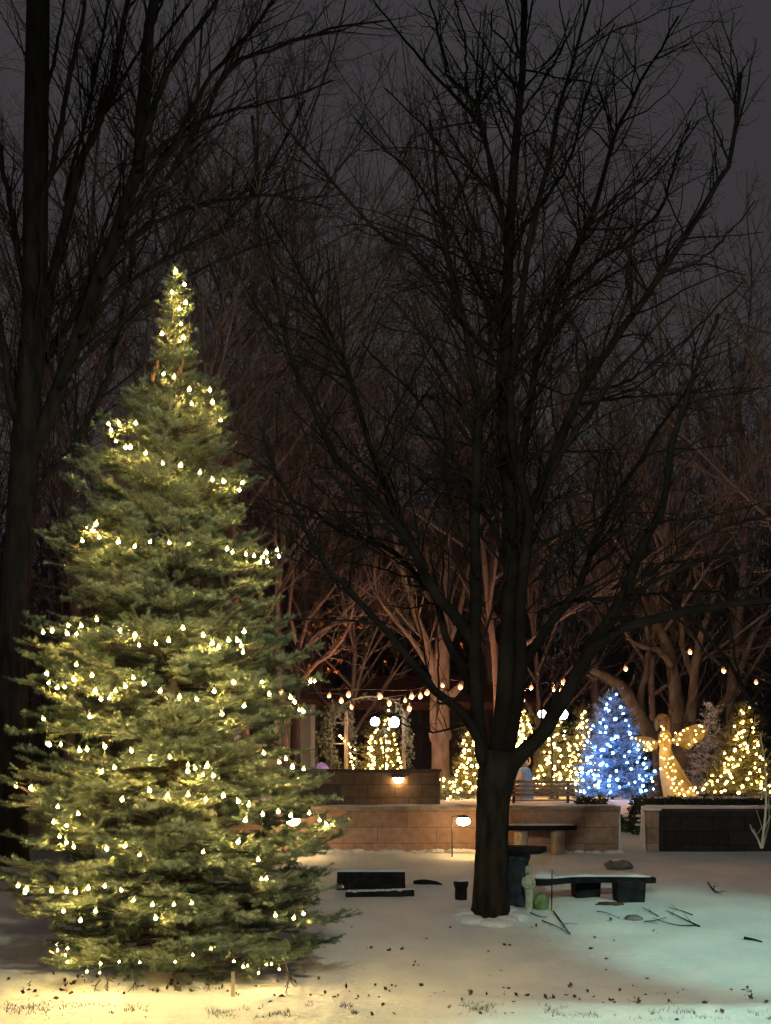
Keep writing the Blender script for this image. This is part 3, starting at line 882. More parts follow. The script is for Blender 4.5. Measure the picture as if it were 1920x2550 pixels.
def conifer(root, base, Rfun, H, seed, dz, per, nm, wood, nl=0.03, nw=0.006, dens=120, tw=0.075, sw=0.09, z0=0.15, trunk_r=0.09, rise=None, shear=None, jit=0.5, brush=0.75, upv=0.11, rlo=0.68, rhi=1.08):
    rng = np.random.default_rng(seed)
    base = np.asarray(base, float)
    bz, ba, bR = [], [], []
    z = z0
    k = 0
    while z < H - 0.05:
        f = z / H
        cnt = max(4, int(per * (0.55 + 0.45 * (1 - f))))
        for j in range(cnt):
            az = k * 2.39996 + rng.uniform(-0.3, 0.3)
            k += 1
            bz.append(z + rng.uniform(-jit, jit) * dz)
            ba.append(az)
        z += dz * rng.uniform(0.75, 1.25) * (1 - 0.6 * f ** 1.5)
    bz = np.array(bz)
    ba = np.array(ba)
    bR = Rfun(bz, ba) * np.where(rng.random(len(bz)) < 0.35, rng.uniform(0.95, rhi, len(bz)), rng.uniform(rlo, 1.0, len(bz)))
    bR = np.maximum(bR * 1.04, 0.06)
    fr = np.clip(bz / H, 0, 1)
    up = (0.05 + 0.75 * fr ** 2) if rise is None else rise(fr)
    up = up + rng.uniform(-upv, upv, len(bz))
    out = np.stack([np.cos(ba), np.sin(ba), np.zeros_like(ba)], 1)
    m = 7
    B = np.zeros((len(bz), m, 3))
    for i in range(m):
        t = i / (m - 1)
        hgt = bz + bR * up * (t - 1) + bR * 0.22 * (t * t - t) * (1 - fr)
        B[:, i] = base + out * (bR * t)[:, None] + np.stack([np.zeros_like(ba), np.zeros_like(ba), hgt], 1)
    B[:, 1:] += rng.normal(0, 0.012, B[:, 1:].shape)
    BR = np.clip(0.004 + bR * 0.011, 0.003, 0.03)[:, None] * np.linspace(1, 0.2, m)[None]

    def side(Pp, Lp, sp, ratio, lmin, lmax, ang, t0, n):
        cnt = np.maximum(1, (Lp * (1 - t0) / sp * 2)).astype(int)
        idx = np.repeat(np.arange(len(Pp)), cnt)
        t = rng.uniform(t0, 0.99, len(idx))
        f = t * (Pp.shape[1] - 1)
        i = np.minimum(f.astype(int), Pp.shape[1] - 2)
        w = (f - i)[:, None]
        p = Pp[idx, i] * (1 - w) + Pp[idx, i + 1] * w
        T = norm(Pp[idx, i + 1] - Pp[idx, i])
        S = norm(np.cross(T, np.array([[0, 0, 1.0]])))
        sg = np.where(rng.random(len(idx)) < 0.5, -1, 1)[:, None]
        a = np.radians(rng.uniform(ang[0], ang[1], len(idx)))[:, None]
        d = norm(T * np.cos(a) + S * sg * np.sin(a) + np.stack([np.zeros(len(idx)), np.zeros(len(idx)), rng.uniform(-0.16, 0.30, len(idx))], 1))
        ln = np.clip(Lp[idx] * ratio * (1.02 - t) + lmin, lmin, lmax) * rng.uniform(0.75, 1.15, len(idx))
        Q = np.zeros((len(idx), n, 3))
        Q[:, 0] = p
        for kk in range(1, n):
            d = norm(d + 0.10 * T + rng.normal(0, 0.06, d.shape))
            Q[:, kk] = Q[:, kk - 1] + d * (ln / (n - 1))[:, None]
        return Q, ln, t

    t1, l1, tt = side(B, bR, tw, 0.42, nl * 3.2, 0.55, (38, 62), 0.22, 4)
    t2, l2, _ = side(t1, l1, sw, 0.38, nl * 2.6, 0.24, (35, 60), 0.15, 3)
    if shear is not None:
        for A in (B, t1, t2):
            A[..., 0] += (A[..., 2] - base[2]) * shear
    g = G()
    needles(g, B[:, 2:], dens, nl, nw, rng, 0.0, brush)
    needles(g, t1, dens, nl, nw, rng, 0.0, brush)
    needles(g, t2, dens, nl, nw, rng, 0.0, brush)
    # leader
    lead = np.array([base + [0, 0, H * 0.9], base + [0, 0, H * 0.95], base + [0, 0, H]])
    if shear is not None:
        lead[:, 0] += (lead[:, 2] - base[2]) * shear
    needles(g, lead[None], dens * 2, nl, nw, rng)
    cr = g.build('crown', nm, root)
    g = G()
    tp = np.stack([base + [0, 0, zz] for zz in np.linspace(-0.1, H * 0.97, 12)])
    if shear is not None:
        tp[:, 0] += (tp[:, 2] - base[2]) * shear
    g.tube(tp, np.linspace(trunk_r, 0.008, 12), 9)
    g.build('trunk', wood, root, smooth=True)
    g = G()
    g.tubes(B, BR, 5)
    g.tubes(t1, np.full((len(t1), 4), 0.0035) * np.linspace(1, 0.5, 4)[None], 3)
    g.build('branches', wood, root)
    return cr


# --- the big lit spruce: left and right outline read from the photo
DT = 16.5
S_ = 1920 / 1666.0
env = np.array([  # display y, left x, right x
    (575, 375, 381), (650, 352, 404), (720, 336, 412), (770, 328, 432), (800, 320, 450), (850, 262, 484), (890, 240, 492), (920, 208, 494), (960, 205, 486),
    (1000, 152, 548), (1050, 146, 562), (1090, 150, 558), (1130, 122, 556), (1190, 104, 612), (1240, 128, 598), (1290, 150, 585), (1330, 58, 640), (1370, 80, 655), (1400, 50, 688), (1450, 64, 680),
    (1500, 74, 688), (1550, 64, 672), (1600, 66, 676), (1650, 64, 690), (1680, 2, 712), (1740, 22, 782), (1800, 26, 748), (1850, -20, 700), (1890, -14, 715), (1940, 50, 742), (1970, 66, 762),
    (2010, 60, 730), (2050, 30, 712), (2085, 40, 690), (2110, 110, 640), (2140, 180, 540)])
zt = CZ - (env[:, 0] * S_ - HZ) * DT / F
xc_px = 378 * S_
tx = (xc_px - 960) * DT / F
tb = np.array((tx, DT, float(ground_z(tx, DT))))
rl = (378 - env[:, 1]) * S_ * DT / F
rr_ = (env[:, 2] - 378) * S_ * DT / F
o_ = np.argsort(zt)
zt, rl, rr_ = zt[o_], rl[o_], rr_[o_]
HT = zt[-1] - tb[2]


def spruce_R(z, az):
    zz = z + tb[2]
    a = np.interp(zz, zt, rl)
    b = np.interp(zz, zt, rr_)
    c = np.cos(az)
    wgt = 0.5 + 0.5 * c
    return a * (1 - wgt) + b * wgt


spruce = thing('spruce_tree', 'tall green spruce wrapped in warm white bulbs, filling the left of the lawn', 'tree', tb)
conifer(spruce, tb, spruce_R, HT, 61, 0.19, 14, M['needle'], M['spruce_wood'], nl=0.031, nw=0.0075, dens=400, tw=0.150, sw=0.125, z0=0.28, trunk_r=0.10, jit=0.32, brush=0.35, upv=0.24, rlo=0.76, rhi=1.07)
# bare hanging twigs under the lowest boughs
rng = np.random.default_rng(62)
for (px, y0, y1) in ((262, 2425, 2500), (430, 2420, 2492), (442, 2430, 2475), (528, 2430, 2468), (712, 2400, 2500), (330, 2430, 2462), (250, 2440, 2490)):
    g = G()
    p0 = W(px, y0, DT - 1.0)
    p1 = W(px + rng.uniform(-15, 15), y1, DT - 1.1)
    p1[2] = max(p1[2], float(ground_z(p1[0], p1[1])) + 0.01)
    pth = smooth_path([p0, p0 * 0.5 + p1 * 0.5 + [rng.uniform(-0.04, 0.04), 0, 0], p1], 7)
    g.tube(pth, np.linspace(0.009, 0.004, 7), 5)
    q, r = sprout(pth[None], np.linspace(0.009, 0.004, 7)[None], 28, 0.5, 0.07, 0.16, (35, 65), rng, up=-0.35, n=4, rmin=0.004)
    g.tubes(q, r, 4)
    g.build('low_twig', M['spruce_wood'], spruce)
# cones near the top
M['cone'] = mat('cone_scales', (0.16, 0.08, 0.035), 0.7, 0.3, (0.26, 0.14, 0.06), 40.0)
for (px, py) in ((385, 925), (392, 910), (450, 922), (443, 935), (380, 940), (455, 905)):
    g = G()
    c = W(px, py, DT - 0.22)
    g.lathe(c - [0, 0, 0.05], [(0.006, 0), (0.02, 0.02), (0.022, 0.05), (0.014, 0.09), (0.004, 0.105)], 8)
    g.build('cone', M['cone'], spruce, smooth=True)

# --- strings of bulbs on the spruce
A = lambda L: [(x / 1.735, 600 + y / 1.735) for x, y in L]
B_ = lambda L: [(x / 1.735, 1500 + y / 1.735) for x, y in L]
STR = [
    ('string of warm bulbs winding down the narrow tip of the spruce', A([(758, 125), (796, 185), (742, 218), (803, 262), (775, 290), (781, 355), (700, 397), (792, 412), (708, 572), (752, 582), (818, 637), (907, 640), (828, 700), (918, 692), (954, 770)])),
    ('second string of warm bulbs from the spruce tip, sloping down to the right', A([(468, 787), (480, 815), (512, 782), (586, 783), (500, 862), (543, 888), (563, 887), (630, 913), (702, 957), (781, 965), (864, 997), (917, 1028), (965, 1035), (1050, 1040), (1035, 1072)])),
    ('third string of warm bulbs from the spruce tip, bunched at its right end', A([(355, 1292), (375, 1230), (416, 1218), (401, 1245), (428, 1277), (512, 1295), (583, 1316), (650, 1297), (731, 1300), (815, 1302), (981, 1327), (1005, 1342), (1062, 1350), (1098, 1358), (1150, 1342), (1137, 1362), (1125, 1383), (1155, 1383), (1205, 1360), (1197, 1333)])),
    ('fourth string of warm bulbs from the spruce tip, with a zigzag on the right', B_([(186, 125), (226, 118), (288, 130), (294, 97), (332, 133), (350, 97), (418, 70), (516, 115), (584, 137), (600, 182), (672, 175), (729, 160), (790, 107), (878, 138), (917, 173), (944, 190), (987, 160), (1024, 160), (1042, 182), (1050, 212), (1055, 122)])),
    ('long wavy string of warm bulbs across the middle of the spruce', B_([(203, 302), (211, 345), (248, 365), (278, 362), (318, 328), (330, 265), (398, 312), (412, 377), (436, 415), (473, 410), (499, 378), (540, 358), (575, 322), (621, 347), (693, 380), (776, 405), (848, 415), (925, 380), (958, 478), (1055, 443), (1008, 340), (1130, 338), (1163, 392), (1255, 407), (1272, 427), (1292, 463), (1309, 467), (1340, 338), (1360, 338)])),
    ('string of warm bulbs on the spruce level with the white garden lamps', B_([(186, 500), (202, 608), (214, 611), (263, 610), (343, 635), (388, 490), (376, 630), (451, 618), (440, 728), (494, 710), (567, 637), (650, 670), (733, 665), (812, 700), (811, 725), (842, 712), (877, 742), (895, 700), (921, 745), (1139, 647), (1205, 687), (1235, 672), (1264, 707), (1312, 717)])),
    ('string of warm bulbs with a short vertical run left, level with the lower brick wall', B_([(70, 790), (134, 797), (250, 880), (337, 910), (289, 960), (232, 945), (257, 1008), (286, 1033), (319, 1053), (460, 1060), (540, 1047), (604, 1087), (528, 848), (645, 808), (724, 830), (812, 827), (890, 848), (965, 830), (1028, 855), (1076, 870), (1061, 937), (1030, 1030), (878, 1075), (1115, 1107), (1135, 912), (1202, 900), (1257, 917), (1336, 907), (1380, 938), (1408, 957), (1437, 950)])),
    ('second lowest string of warm bulbs on the spruce, level with the dark bench', B_([(78, 1220), (106, 1250), (115, 1235), (222, 1240), (288, 1243), (327, 1248), (381, 1230), (453, 1222), (523, 1240), (578, 1283), (659, 1302), (751, 1302), (828, 1295), (672, 1360), (413, 1330), (275, 1330), (348, 1370), (1129, 1192), (1152, 1190), (1190, 1348), (1270, 1360), (1310, 1342)])),
    ('lowest string of warm bulbs on the spruce, hanging just above the snow', B_([(248, 1477), (249, 1500), (292, 1492), (283, 1522), (291, 1548), (376, 1592), (432, 1598), (434, 1558), (515, 1550), (604, 1553), (757, 1550), (833, 1520), (911, 1493), (1010, 1548), (1050, 1572), (1070, 1567), (1118, 1598), (1152, 1563), (1172, 1560), (1206, 1582)])),
]
bulb_src = None


def front_point(px, py, out=0.0):
    d = DT
    for _ in range(4):
        p = W(px, py, d)
        dx = p[0] - tb[0]
        R_ = float(spruce_R(np.array([p[2] - tb[2]]), np.array([0.0 if dx > 0 else math.pi]))[0])
        Rf = float(spruce_R(np.array([p[2] - tb[2]]), np.array([math.pi / 2]))[0])
        u = min(1.0, abs(dx) / max(R_, 0.02))
        d = DT - Rf * 0.85 * math.sqrt(max(0.0, 1 - u * u)) - 0.03 - out
    return W(px, py, d)


rng = np.random.default_rng(63)
for (lab, pts) in STR:
    C = np.array([front_point(x, y) for x, y in pts])
    o = thing('string_lights', lab, 'string lights', C.mean(0), 'strings of bulbs on the spruce')
    g = G()
    for a, b in zip(C[:-1], C[1:]):
        L = np.linalg.norm(b - a)
        mid = (a + b) / 2 + np.array([0, 0.06 + 0.05 * L, -0.05 * min(L, 1)])
        g.tube(smooth_path([a + [0, 0.004, 0.045], mid + [0, 0, 0.03], b + [0, 0.004, 0.045]], 7), 0.0035, 4, False)
    for a in C:
        g.lathe(a + [0, 0, 0.026], [(0.009, 0), (0.011, 0.004), (0.010, 0.026), (0.005, 0.032)], 6)
    g.build('cord', M['cord'], o)
    for i, c in enumerate(C):
        sc = rng.uniform(0.76, 1.15) * (0.52 if lab.startswith('lowest') else 0.90)
        rot = (rng.uniform(-0.35, 0.35), rng.uniform(-0.35, 0.35), 0)
        if bulb_src is None:
            bg = G()
            bg.lathe((0, 0, 0), [(0.004, -0.027), (0.0125, -0.022), (0.0165, -0.012), (0.0150, -0.002), (0.0125, 0.008), (0.010, 0.020), (0.006, 0.034)], 7)
            ORIG[o.name + '_tmp'] = np.zeros(3)
            bulb_src = bg.build('bulb', M['bulb_warm'], None, smooth=True)
            bulb_src.parent = o
            bulb_src.location = tuple(c - ORIG[o.name])
            bulb_src.rotation_euler = rot
        else:
            inst(bulb_src, c, rot, o, sc)


# ------------------------------------------------------------------ lit trees on the terrace
fairy_src = {}
FAIRY_PROF = [(0.004, -0.021), (0.019, -0.010), (0.019, 0.010), (0.004, 0.021)]


def fairy(kind, o, pts, r=1.0, rng=RNG):
    for c in pts:
        s = rng.uniform(0.7, 1.15) * r
        if kind not in fairy_src:
            bg = G()
            bg.lathe((0, 0, 0), FAIRY_PROF, 6)
            b = bg.build('bulb', M[kind], None, smooth=True)
            b.parent = o
            b.location = tuple(np.asarray(c) - ORIG[o.name])
            fairy_src[kind] = b
        else:
            inst(fairy_src[kind], c, (rng.uniform(-1, 1), rng.uniform(-1, 1), 0), o, s)


def lit_tree(px, tip, base_y, halfw, d, seed, label, slabel, kind='fairy_warm', nb=70, foliage='needle_small', tip_px=None, bare=0.05, pots=False, lower=None):
    rng = np.random.default_rng(seed)
    b = W(px, base_y, d)
    b[2] = max(b[2], 1.60)
    top = CZ - (tip - HZ) * d / F
    H = top - b[2]
    R0 = halfw * d / F
    zlow = bare * H if lower is None else (CZ - (lower - HZ) * d / F - b[2])
    shear = 0.0 if tip_px is None else (tip_px - px) * d / F / H

    def Rf(z, az):
        f = np.clip((z - zlow) / (H - zlow), 0, 1)
        return R0 * (1 - f) ** 0.85 * (0.9 + 0.12 * np.sin(5 * az + 9 * f)) + 0.015

    root = thing('christmas_tree', label, 'Christmas tree', b, 'small trees on the terrace')
    conifer(root, b, Rf, H, seed, 0.085, 8, M[foliage], M['spruce_wood'], nl=0.05, nw=0.012, dens=60, tw=0.11, sw=0.16, z0=zlow + 0.05, trunk_r=0.035,
            rise=lambda f: 0.1 + 0.4 * f, shear=shear)
    if slabel:
        # bulbs wound in a spiral round the crown
        k = np.arange(nb)
        f = 1 - np.sqrt(np.linspace(0.004, 1.0, nb))
        f = np.clip(f + rng.normal(0, 0.02, nb), 0, 0.99)
        az = k * 2.1 + rng.uniform(-0.7, 0.7, nb)
        az = np.where(np.sin(az) > 0.45, -az, az)
        z = zlow + f * (H - zlow)
        Rr = Rf(z, az) * rng.uniform(0.82, 1.02, nb)
        C = np.stack([b[0] + np.cos(az) * Rr + z * shear, b[1] + np.sin(az) * Rr, b[2] + z], 1)
        o = thing('fairy_lights', slabel, 'fairy lights', b + [0, 0, H / 2], 'fairy lights on the terrace trees')
        g = G()
        for a, c in zip(C[:-1], C[1:]):
            if True:
                m = (a + c) / 2
                m[0] = m[0] * 0.9 + (b[0] + (m[2] - b[2]) * shear) * 0.1
                g.tube(np.array([a, m, c]), 0.003, 3, False)
        g.build('cord', M['cord'], o)
        fairy(kind, o, C, 1.3, rng)
    return root


lit_tree(1525, 1712, 1985, 122, 29.6, 71, 'blue lit Christmas tree, the only blue one, right of the central trunk', 'dense blue white fairy lights covering the blue tree', 'fairy_blue', 99, 'needle_blue')
lit_tree(1832, 1742, 1985, 88, 29.8, 72, 'warm lit Christmas tree at the right, in front of the frosted white one', 'golden fairy lights on the warm tree right of the angel', nb=99, tip_px=1857)
lit_tree(1765, 1752, 1985, 56, 30.6, 73, 'unlit frosted white tree between the angel and the right lit tree', None, foliage='needle_white', bare=0.02, tip_px=1772)
lit_tree(1387, 1786, 1976, 76, 30.6, 74, 'warm lit Christmas tree just left of the blue tree, below the white lamps', 'golden fairy lights on the tree left of the blue one', nb=99)
lit_tree(1450, 1755, 1970, 46, 32.0, 75, 'narrow warm lit tree peeping out behind the blue tree', 'golden fairy lights on the narrow tree behind the blue one', nb=85)
lit_tree(1302, 1762, 1972, 36, 33.0, 76, 'small warm lit tree on a tall stem, right behind the central trunk fork', 'golden fairy lights on the small stemmed tree by the trunk fork', nb=60, lower=1858)
lit_tree(1166, 1803, 1982, 44, 30.2, 77, 'slim warm lit tree touching the left side of the central trunk', 'golden fairy lights on the slim tree left of the central trunk', nb=70)
lit_tree(934, 1803, 1982, 50, 31.6, 78, 'warm lit tree under the left globe of the lamp inside the arch', 'golden fairy lights on the tree under the left globe', nb=85)
lit_tree(980, 1758, 1982, 38, 32.6, 79, 'taller thin warm lit tree under the right globe inside the arch', 'golden fairy lights on the thin tree under the right globe', nb=75, tip_px=962)


# leafy masses -------------------------------------------------------------
def leafy(name, label, cat, c, s, n, size, material, seed, group=None, stems=True):
    rng = np.random.default_rng(seed)
    c = np.asarray(c, float)
    root = thing(name, label, cat, c, group)
    u = norm(rng.normal(0, 1, (n, 3))) * rng.uniform(0.55, 1.0, (n, 1)) ** 0.6
    u *= 1 + 0.25 * np.sin(7 * u[:, :1] + seed) + 0.2 * np.sin(9 * u[:, 2:3] + 2 * u[:, :1])
    u[:, 2] = np.abs(u[:, 2])
    g = G()
    g.leaves(c + u * np.asarray(s), size, rng, 0.6)
    g.build('foliage', material, root)
    if stems:
        g = G()
        k = 16
        e = c + norm(rng.normal(0, 1, (k, 3)) * [1, 1, 0.3] + [0, 0, 0.9]) * np.asarray(s) * 0.9
        P = np.stack([np.stack([c + [0, 0, -0.03], c * 0.5 + e * 0.5 + rng.normal(0, 0.03, 3), e]) for e in e])
        g.tubes(P, np.full((k, 3), 0.008) * np.array([[1, 0.7, 0.4]]), 4)
        g.build('stems', M['spruce_wood'], root)
    return root


lb = W(1112, 1988, 29.5)
lb[2] = 1.6
leafy('low_bush', 'low bush with tiny pale lights left of the central trunk on the terrace', 'bush', lb, (0.30, 0.22, 0.42), 700, 0.05, M['garland'], 81)
rng = np.random.default_rng(82)
u = norm(rng.normal(0, 1, (30, 3)) * [1, 1, 0.8] + [0, -0.5, 0.2])
u[:, 2] = np.abs(u[:, 2])
o = thing('fairy_lights', 'sparse pale fairy lights on the low bush left of the central trunk', 'fairy lights', lb, 'fairy lights on the terrace trees')
g = G()
C = lb + u * [0.32, 0.24, 0.44]
g.tubes(np.stack([C[:-1], (C[:-1] + C[1:]) / 2, C[1:]], 1), np.full((29, 3), 0.003), 3)
g.build('cord', M['cord'], o)
fairy('fairy_warm', o, C, 0.95, rng)

hb = W(1577, 2062, 26.5)
hb[2] = 1.13
leafy('snowy_bush', 'dark bush dusted with snow in the gap between the two walls', 'bush', hb, (0.24, 0.28, 0.46), 1500, 0.06, M['hedge'], 83)
g = G()
for k in range(14):
    a = RNG.uniform(0, 6.28)
    g.blob(hb + [0.28 * math.cos(a) * RNG.random(), -0.22 + 0.2 * math.sin(a), 0.12 + 0.26 * RNG.random()], (0.05, 0.05, 0.022), 8, 5, 0.15)
g.build('snow_patches', M['snowcap'], bpy.data.objects['snowy_bush'])

# clipped hedge behind the right wall
rng = np.random.default_rng(84)
h0 = W(1435, 2012, 26.3)
h1 = W(2080, 2012, 26.3)
hd = thing('hedge', 'low clipped hedge running along the top of the right walls', 'hedge', (h0 + h1) / 2)
n = 9000
C = np.stack([rng.uniform(h0[0], h1[0], n), 26.3 + rng.uniform(-0.22, 0.3, n), 1.55 + rng.uniform(0, 0.17, n) + 0.03 * np.sin(rng.uniform(0, 40, n))], 1)
gp = (C[:, 0] < 3.62) | (C[:, 0] > 4.1)
C = C[gp]
g = G()
g.leaves(C, 0.055, rng, 0.6)
g.build('foliage', M['hedge'], hd)
g = G()
for k in range(40):
    x = rng.uniform(h0[0], h1[0])
    if 3.6 < x < 4.12:
        continue
    g.blob((x, 26.3 + rng.uniform(-0.15, 0.2), 1.73), (rng.uniform(0.05, 0.14), 0.08, 0.02), 9, 5, 0.2)
g.build('snow_patches', M['snowcap'], hd)

# ------------------------------------------------------------------ angel
DA = 29.4
ab = W(1680, 1988, DA)
ab[2] = min(ab[2], 1.62)
ang = thing('angel_figure', 'glowing wire angel with outspread wings and a flared gown', 'angel', ab)


def asec(rows, d=DA, seg=16):
    """Loft through rows of (py, left px, right px, depth ratio)."""
    X = []
    a = np.arange(seg) / seg * 2 * math.pi
    for (py, l, r, k) in rows:
        c = W((l + r) / 2, py, d)
        rx = (r - l) / 2 * d / F
        X.append(np.stack([c[0] + rx * np.cos(a), c[1] + rx * k * np.sin(a), np.full(seg, c[2])], 1))
    n = len(rows)
    X = np.concatenate(X)
    i = np.arange(n - 1)[:, None] * seg
    j = np.arange(seg)[None]
    k = (j + 1) % seg
    q = np.stack([i + j, i + k, i + seg + k, i + seg + j], -1).reshape(-1, 4)
    g = G()
    g.add(X, q, [((n - 1) * seg, (n - 1) * seg + m, (n - 1) * seg + m + 1) for m in range(1, seg - 1)])
    return g


asec([(1984, 1652, 1742, 0.6), (1960, 1648, 1728, 0.65), (1930, 1643, 1708, 0.7), (1900, 1641, 1690, 0.75), (1875, 1641, 1675, 0.8), (1864, 1643, 1671, 0.8),
      (1850, 1640, 1672, 0.75), (1832, 1638, 1673, 0.7), (1822, 1644, 1668, 0.7), (1816, 1650, 1662, 0.9)]).build('gown', M['gauze'], ang, smooth=True)
hg = G()
hg.blob(W(1651, 1801, DA), (0.085, 0.085, 0.115), 14, 10)
hg.blob(W(1647, 1803, DA - 0.088), (0.014, 0.02, 0.018), 8, 6)
hd_ = hg.build('head', M['gauze'], ang, smooth=True)
hg = G()
hg.blob(W(1649, 1787, DA + 0.02), (0.112, 0.10, 0.075), 14, 8, 0.06)
hg.blob(W(1636, 1802, DA + 0.03), (0.045, 0.07, 0.13), 12, 8, 0.08)
hg.blob(W(1664, 1804, DA + 0.03), (0.045, 0.07, 0.13), 12, 8, 0.08)
hg.build('hair', M['gauze'], hd_, smooth=True)


def wing(outline, name):
    pts = np.array([W(x, y, DA + 0.08 + dd) for x, y, dd in outline])
    ring = smooth_path(np.concatenate([pts, pts[:1]]), 40)
    g = G()
    g.tube(ring, 0.008, 5, False)
    c = ring.mean(0)
    inner = c + (ring - c) * 0.5
    top = np.concatenate([ring, inner, [c]])
    n = len(ring)
    bot = top + [0, 0.02, 0]
    q = [(i, i + 1, n + i + 1, n + i) for i in range(n - 1)]
    t = [(n + i, n + i + 1, 2 * n) for i in range(n - 1)]
    m = 2 * n + 1
    g.add(np.concatenate([top, bot]), q + [(m + a, m + d_, m + c_, m + b) for a, b, c_, d_ in q], t + [(m + a, m + c_, m + b) for a, b, c_ in t])
    return g.build(name, M['gauze'], ang)


wing([(1640, 1850, 0), (1615, 1836, 0.02), (1580, 1836, 0.10), (1578, 1846, 0.12), (1600, 1860, 0.08), (1610, 1872, 0.05), (1632, 1866, 0)], 'wing')
wing([(1668, 1848, 0), (1690, 1825, 0.02), (1720, 1808, 0.06), (1752, 1804, 0.12), (1760, 1822, 0.12), (1748, 1842, 0.10), (1726, 1854, 0.06), (1715, 1866, 0.05), (1690, 1856, 0)], 'wing')
g = G()
g.tube(np.array([W(1645, 1834, DA - 0.03), W(1640, 1848, DA - 0.09), W(1652, 1842, DA - 0.15)]), [0.026, 0.022, 0.016], 8)
g.build('arm', M['gauze'], ang, smooth=True)
g = G()
g.tube(np.array([W(1667, 1834, DA - 0.03), W(1672, 1848, DA - 0.09), W(1660, 1843, DA - 0.15)]), [0.026, 0.022, 0.016], 8)
g.build('arm', M['gauze'], ang, smooth=True)
o = thing('fairy_lights', 'golden fairy lights scattered over the gown and wings of the angel, unseen ones added inside', 'fairy lights', ab + [0, 0, 0.6], 'fairy lights on the terrace trees')
ac = [(205, 430), (252, 448), (295, 470), (330, 490), (345, 470), (365, 495), (402, 470), (300, 552), (325, 562), (372, 545), (345, 520), (450, 465), (470, 400), (500, 440), (550, 450), (490, 380), (520, 410), (500, 540), (515, 550), (470, 300), (490, 330), (600, 445), (640, 370), (690, 380), (705, 390), (685, 440), (665, 495), (730, 345), (775, 320), (790, 495), (860, 345), (870, 385), (865, 460), (850, 440), (935, 300), (910, 290), (945, 350),
      (470, 640), (500, 650), (545, 705), (600, 715), (515, 740), (565, 745), (460, 760), (580, 785), (620, 785), (525, 810), (535, 850), (580, 880), (612, 860), (690, 900), (655, 925), (595, 922), (630, 970), (685, 985), (605, 1000), (655, 1030), (705, 1050), (755, 1010), (775, 975), (830, 970), (855, 1022), (570, 970), (810, 1000), (560, 650), (590, 640)]
C = np.array([W(1540 + x / 4.384, 1740 + y / 4.384, DA - 0.13) for x, y in ac])
zz_ = (C[:, 2] - C[:, 2].min()) / 1.2
C[:, 1] -= np.where(zz_ < 0.5, 0.10 * (0.5 - zz_) * 2, 0)
wi = (C[:, 0] < W(1635, 0, DA)[0]) | (C[:, 0] > W(1680, 0, DA)[0]) & (C[:, 2] > W(0, 1868, DA)[2])
C[wi, 1] = DA + 0.05
g = G()
for a, c in zip(C[:-1], C[1:]):
    if True:
        g.tube(np.array([a, (a + c) / 2, c]), 0.003, 3, False)
g.build('cord', M['cord'], o)
fairy('fairy_warm', o, C, 0.85, rng)

Ci = np.array([W(1655 + 34 * max(0.0, (y - 1870) / 110.0) ** 1.2, y, DA) for y in np.linspace(1826, 1974, 10)])  # unseen bulbs added inside the gown to make it glow
fairy('fairy_warm', o, Ci, 1.2, rng)
# ------------------------------------------------------------------ arch, lamps, orange strings, figure, bench
DQ = 30.8
arch = thing('garden_arch', 'weathered garden arch wrapped in pale green garland behind the upper wall', 'arch', W(912, 1988, DQ) * [1, 1, 0] + [0, 0, 1.6])
for px in (862, 1006):
    g = G()
    t = W(px, 1775, DQ)
    g.box((t[0], DQ, (t[2] + 1.58) / 2), (0.075, 0.075, t[2] - 1.58))
    g.build('post', M['wood_post'], arch, bevel=0.006)
g = G()
ap = smooth_path([W(815, 1800, DQ), W(835, 1770, DQ), (W(880, 1742, DQ)), W(934, 1735, DQ), W(985, 1748, DQ), W(1012, 1790, DQ), W(1014, 1850, DQ)], 30)
g.tube(ap, 0.02, 6)
for y in (1800, 1852):
    g.tube(np.array([W(826, y, DQ), W(845, y, DQ), W(868, y, DQ)]), 0.014, 5)
g.tube(np.array([W(826, 1780, DQ), W(826, 1880, DQ), W(826, 1985, DQ)]), 0.018, 5)
g.build('frame', M['wood_post'], arch)
rng = np.random.default_rng(91)
side_l = smooth_path([W(842, 1765, DQ), W(822, 1790, DQ), W(812, 1830, DQ), W(818, 1880, DQ), W(835, 1915, DQ)], 40)
inn = smooth_path([W(850, 1760, DQ), W(868, 1790, DQ), W(880, 1840, DQ), W(884, 1915, DQ)], 30)
side_r = smooth_path([W(985, 1750, DQ), W(1008, 1800, DQ), W(1014, 1850, DQ), W(1020, 1910, DQ)], 40)
g = G()
for pth, nn_, sp in ((side_l, 900, 0.07), (inn, 150, 0.045), (side_r, 240, 0.05), (ap, 200, 0.035)):
    i = rng.integers(0, len(pth), nn_)
    g.leaves(pth[i] + rng.normal(0, sp, (nn_, 3)), 0.085, rng, 0.6)
g.build('garland', M['garland'], arch)
o = thing('fairy_lights', 'short vertical run of golden lights beside the left arch post', 'fairy lights', W(875, 1900, DQ - 0.1), 'fairy lights on the terrace trees')
C = np.array([W(x, y, DQ - 0.12) for x, y in ((846, 1832), (852, 1838), (858, 1845), (868, 1852), (873, 1860), (884, 1866), (872, 1876), (875, 1884), (882, 1888), (874, 1896), (878, 1905), (880, 1912))])
g = G()
g.tube(C, 0.003, 3, False)
g.build('cord', M['cord'], o)
fairy('fairy_warm', o, C, 1.0, rng)


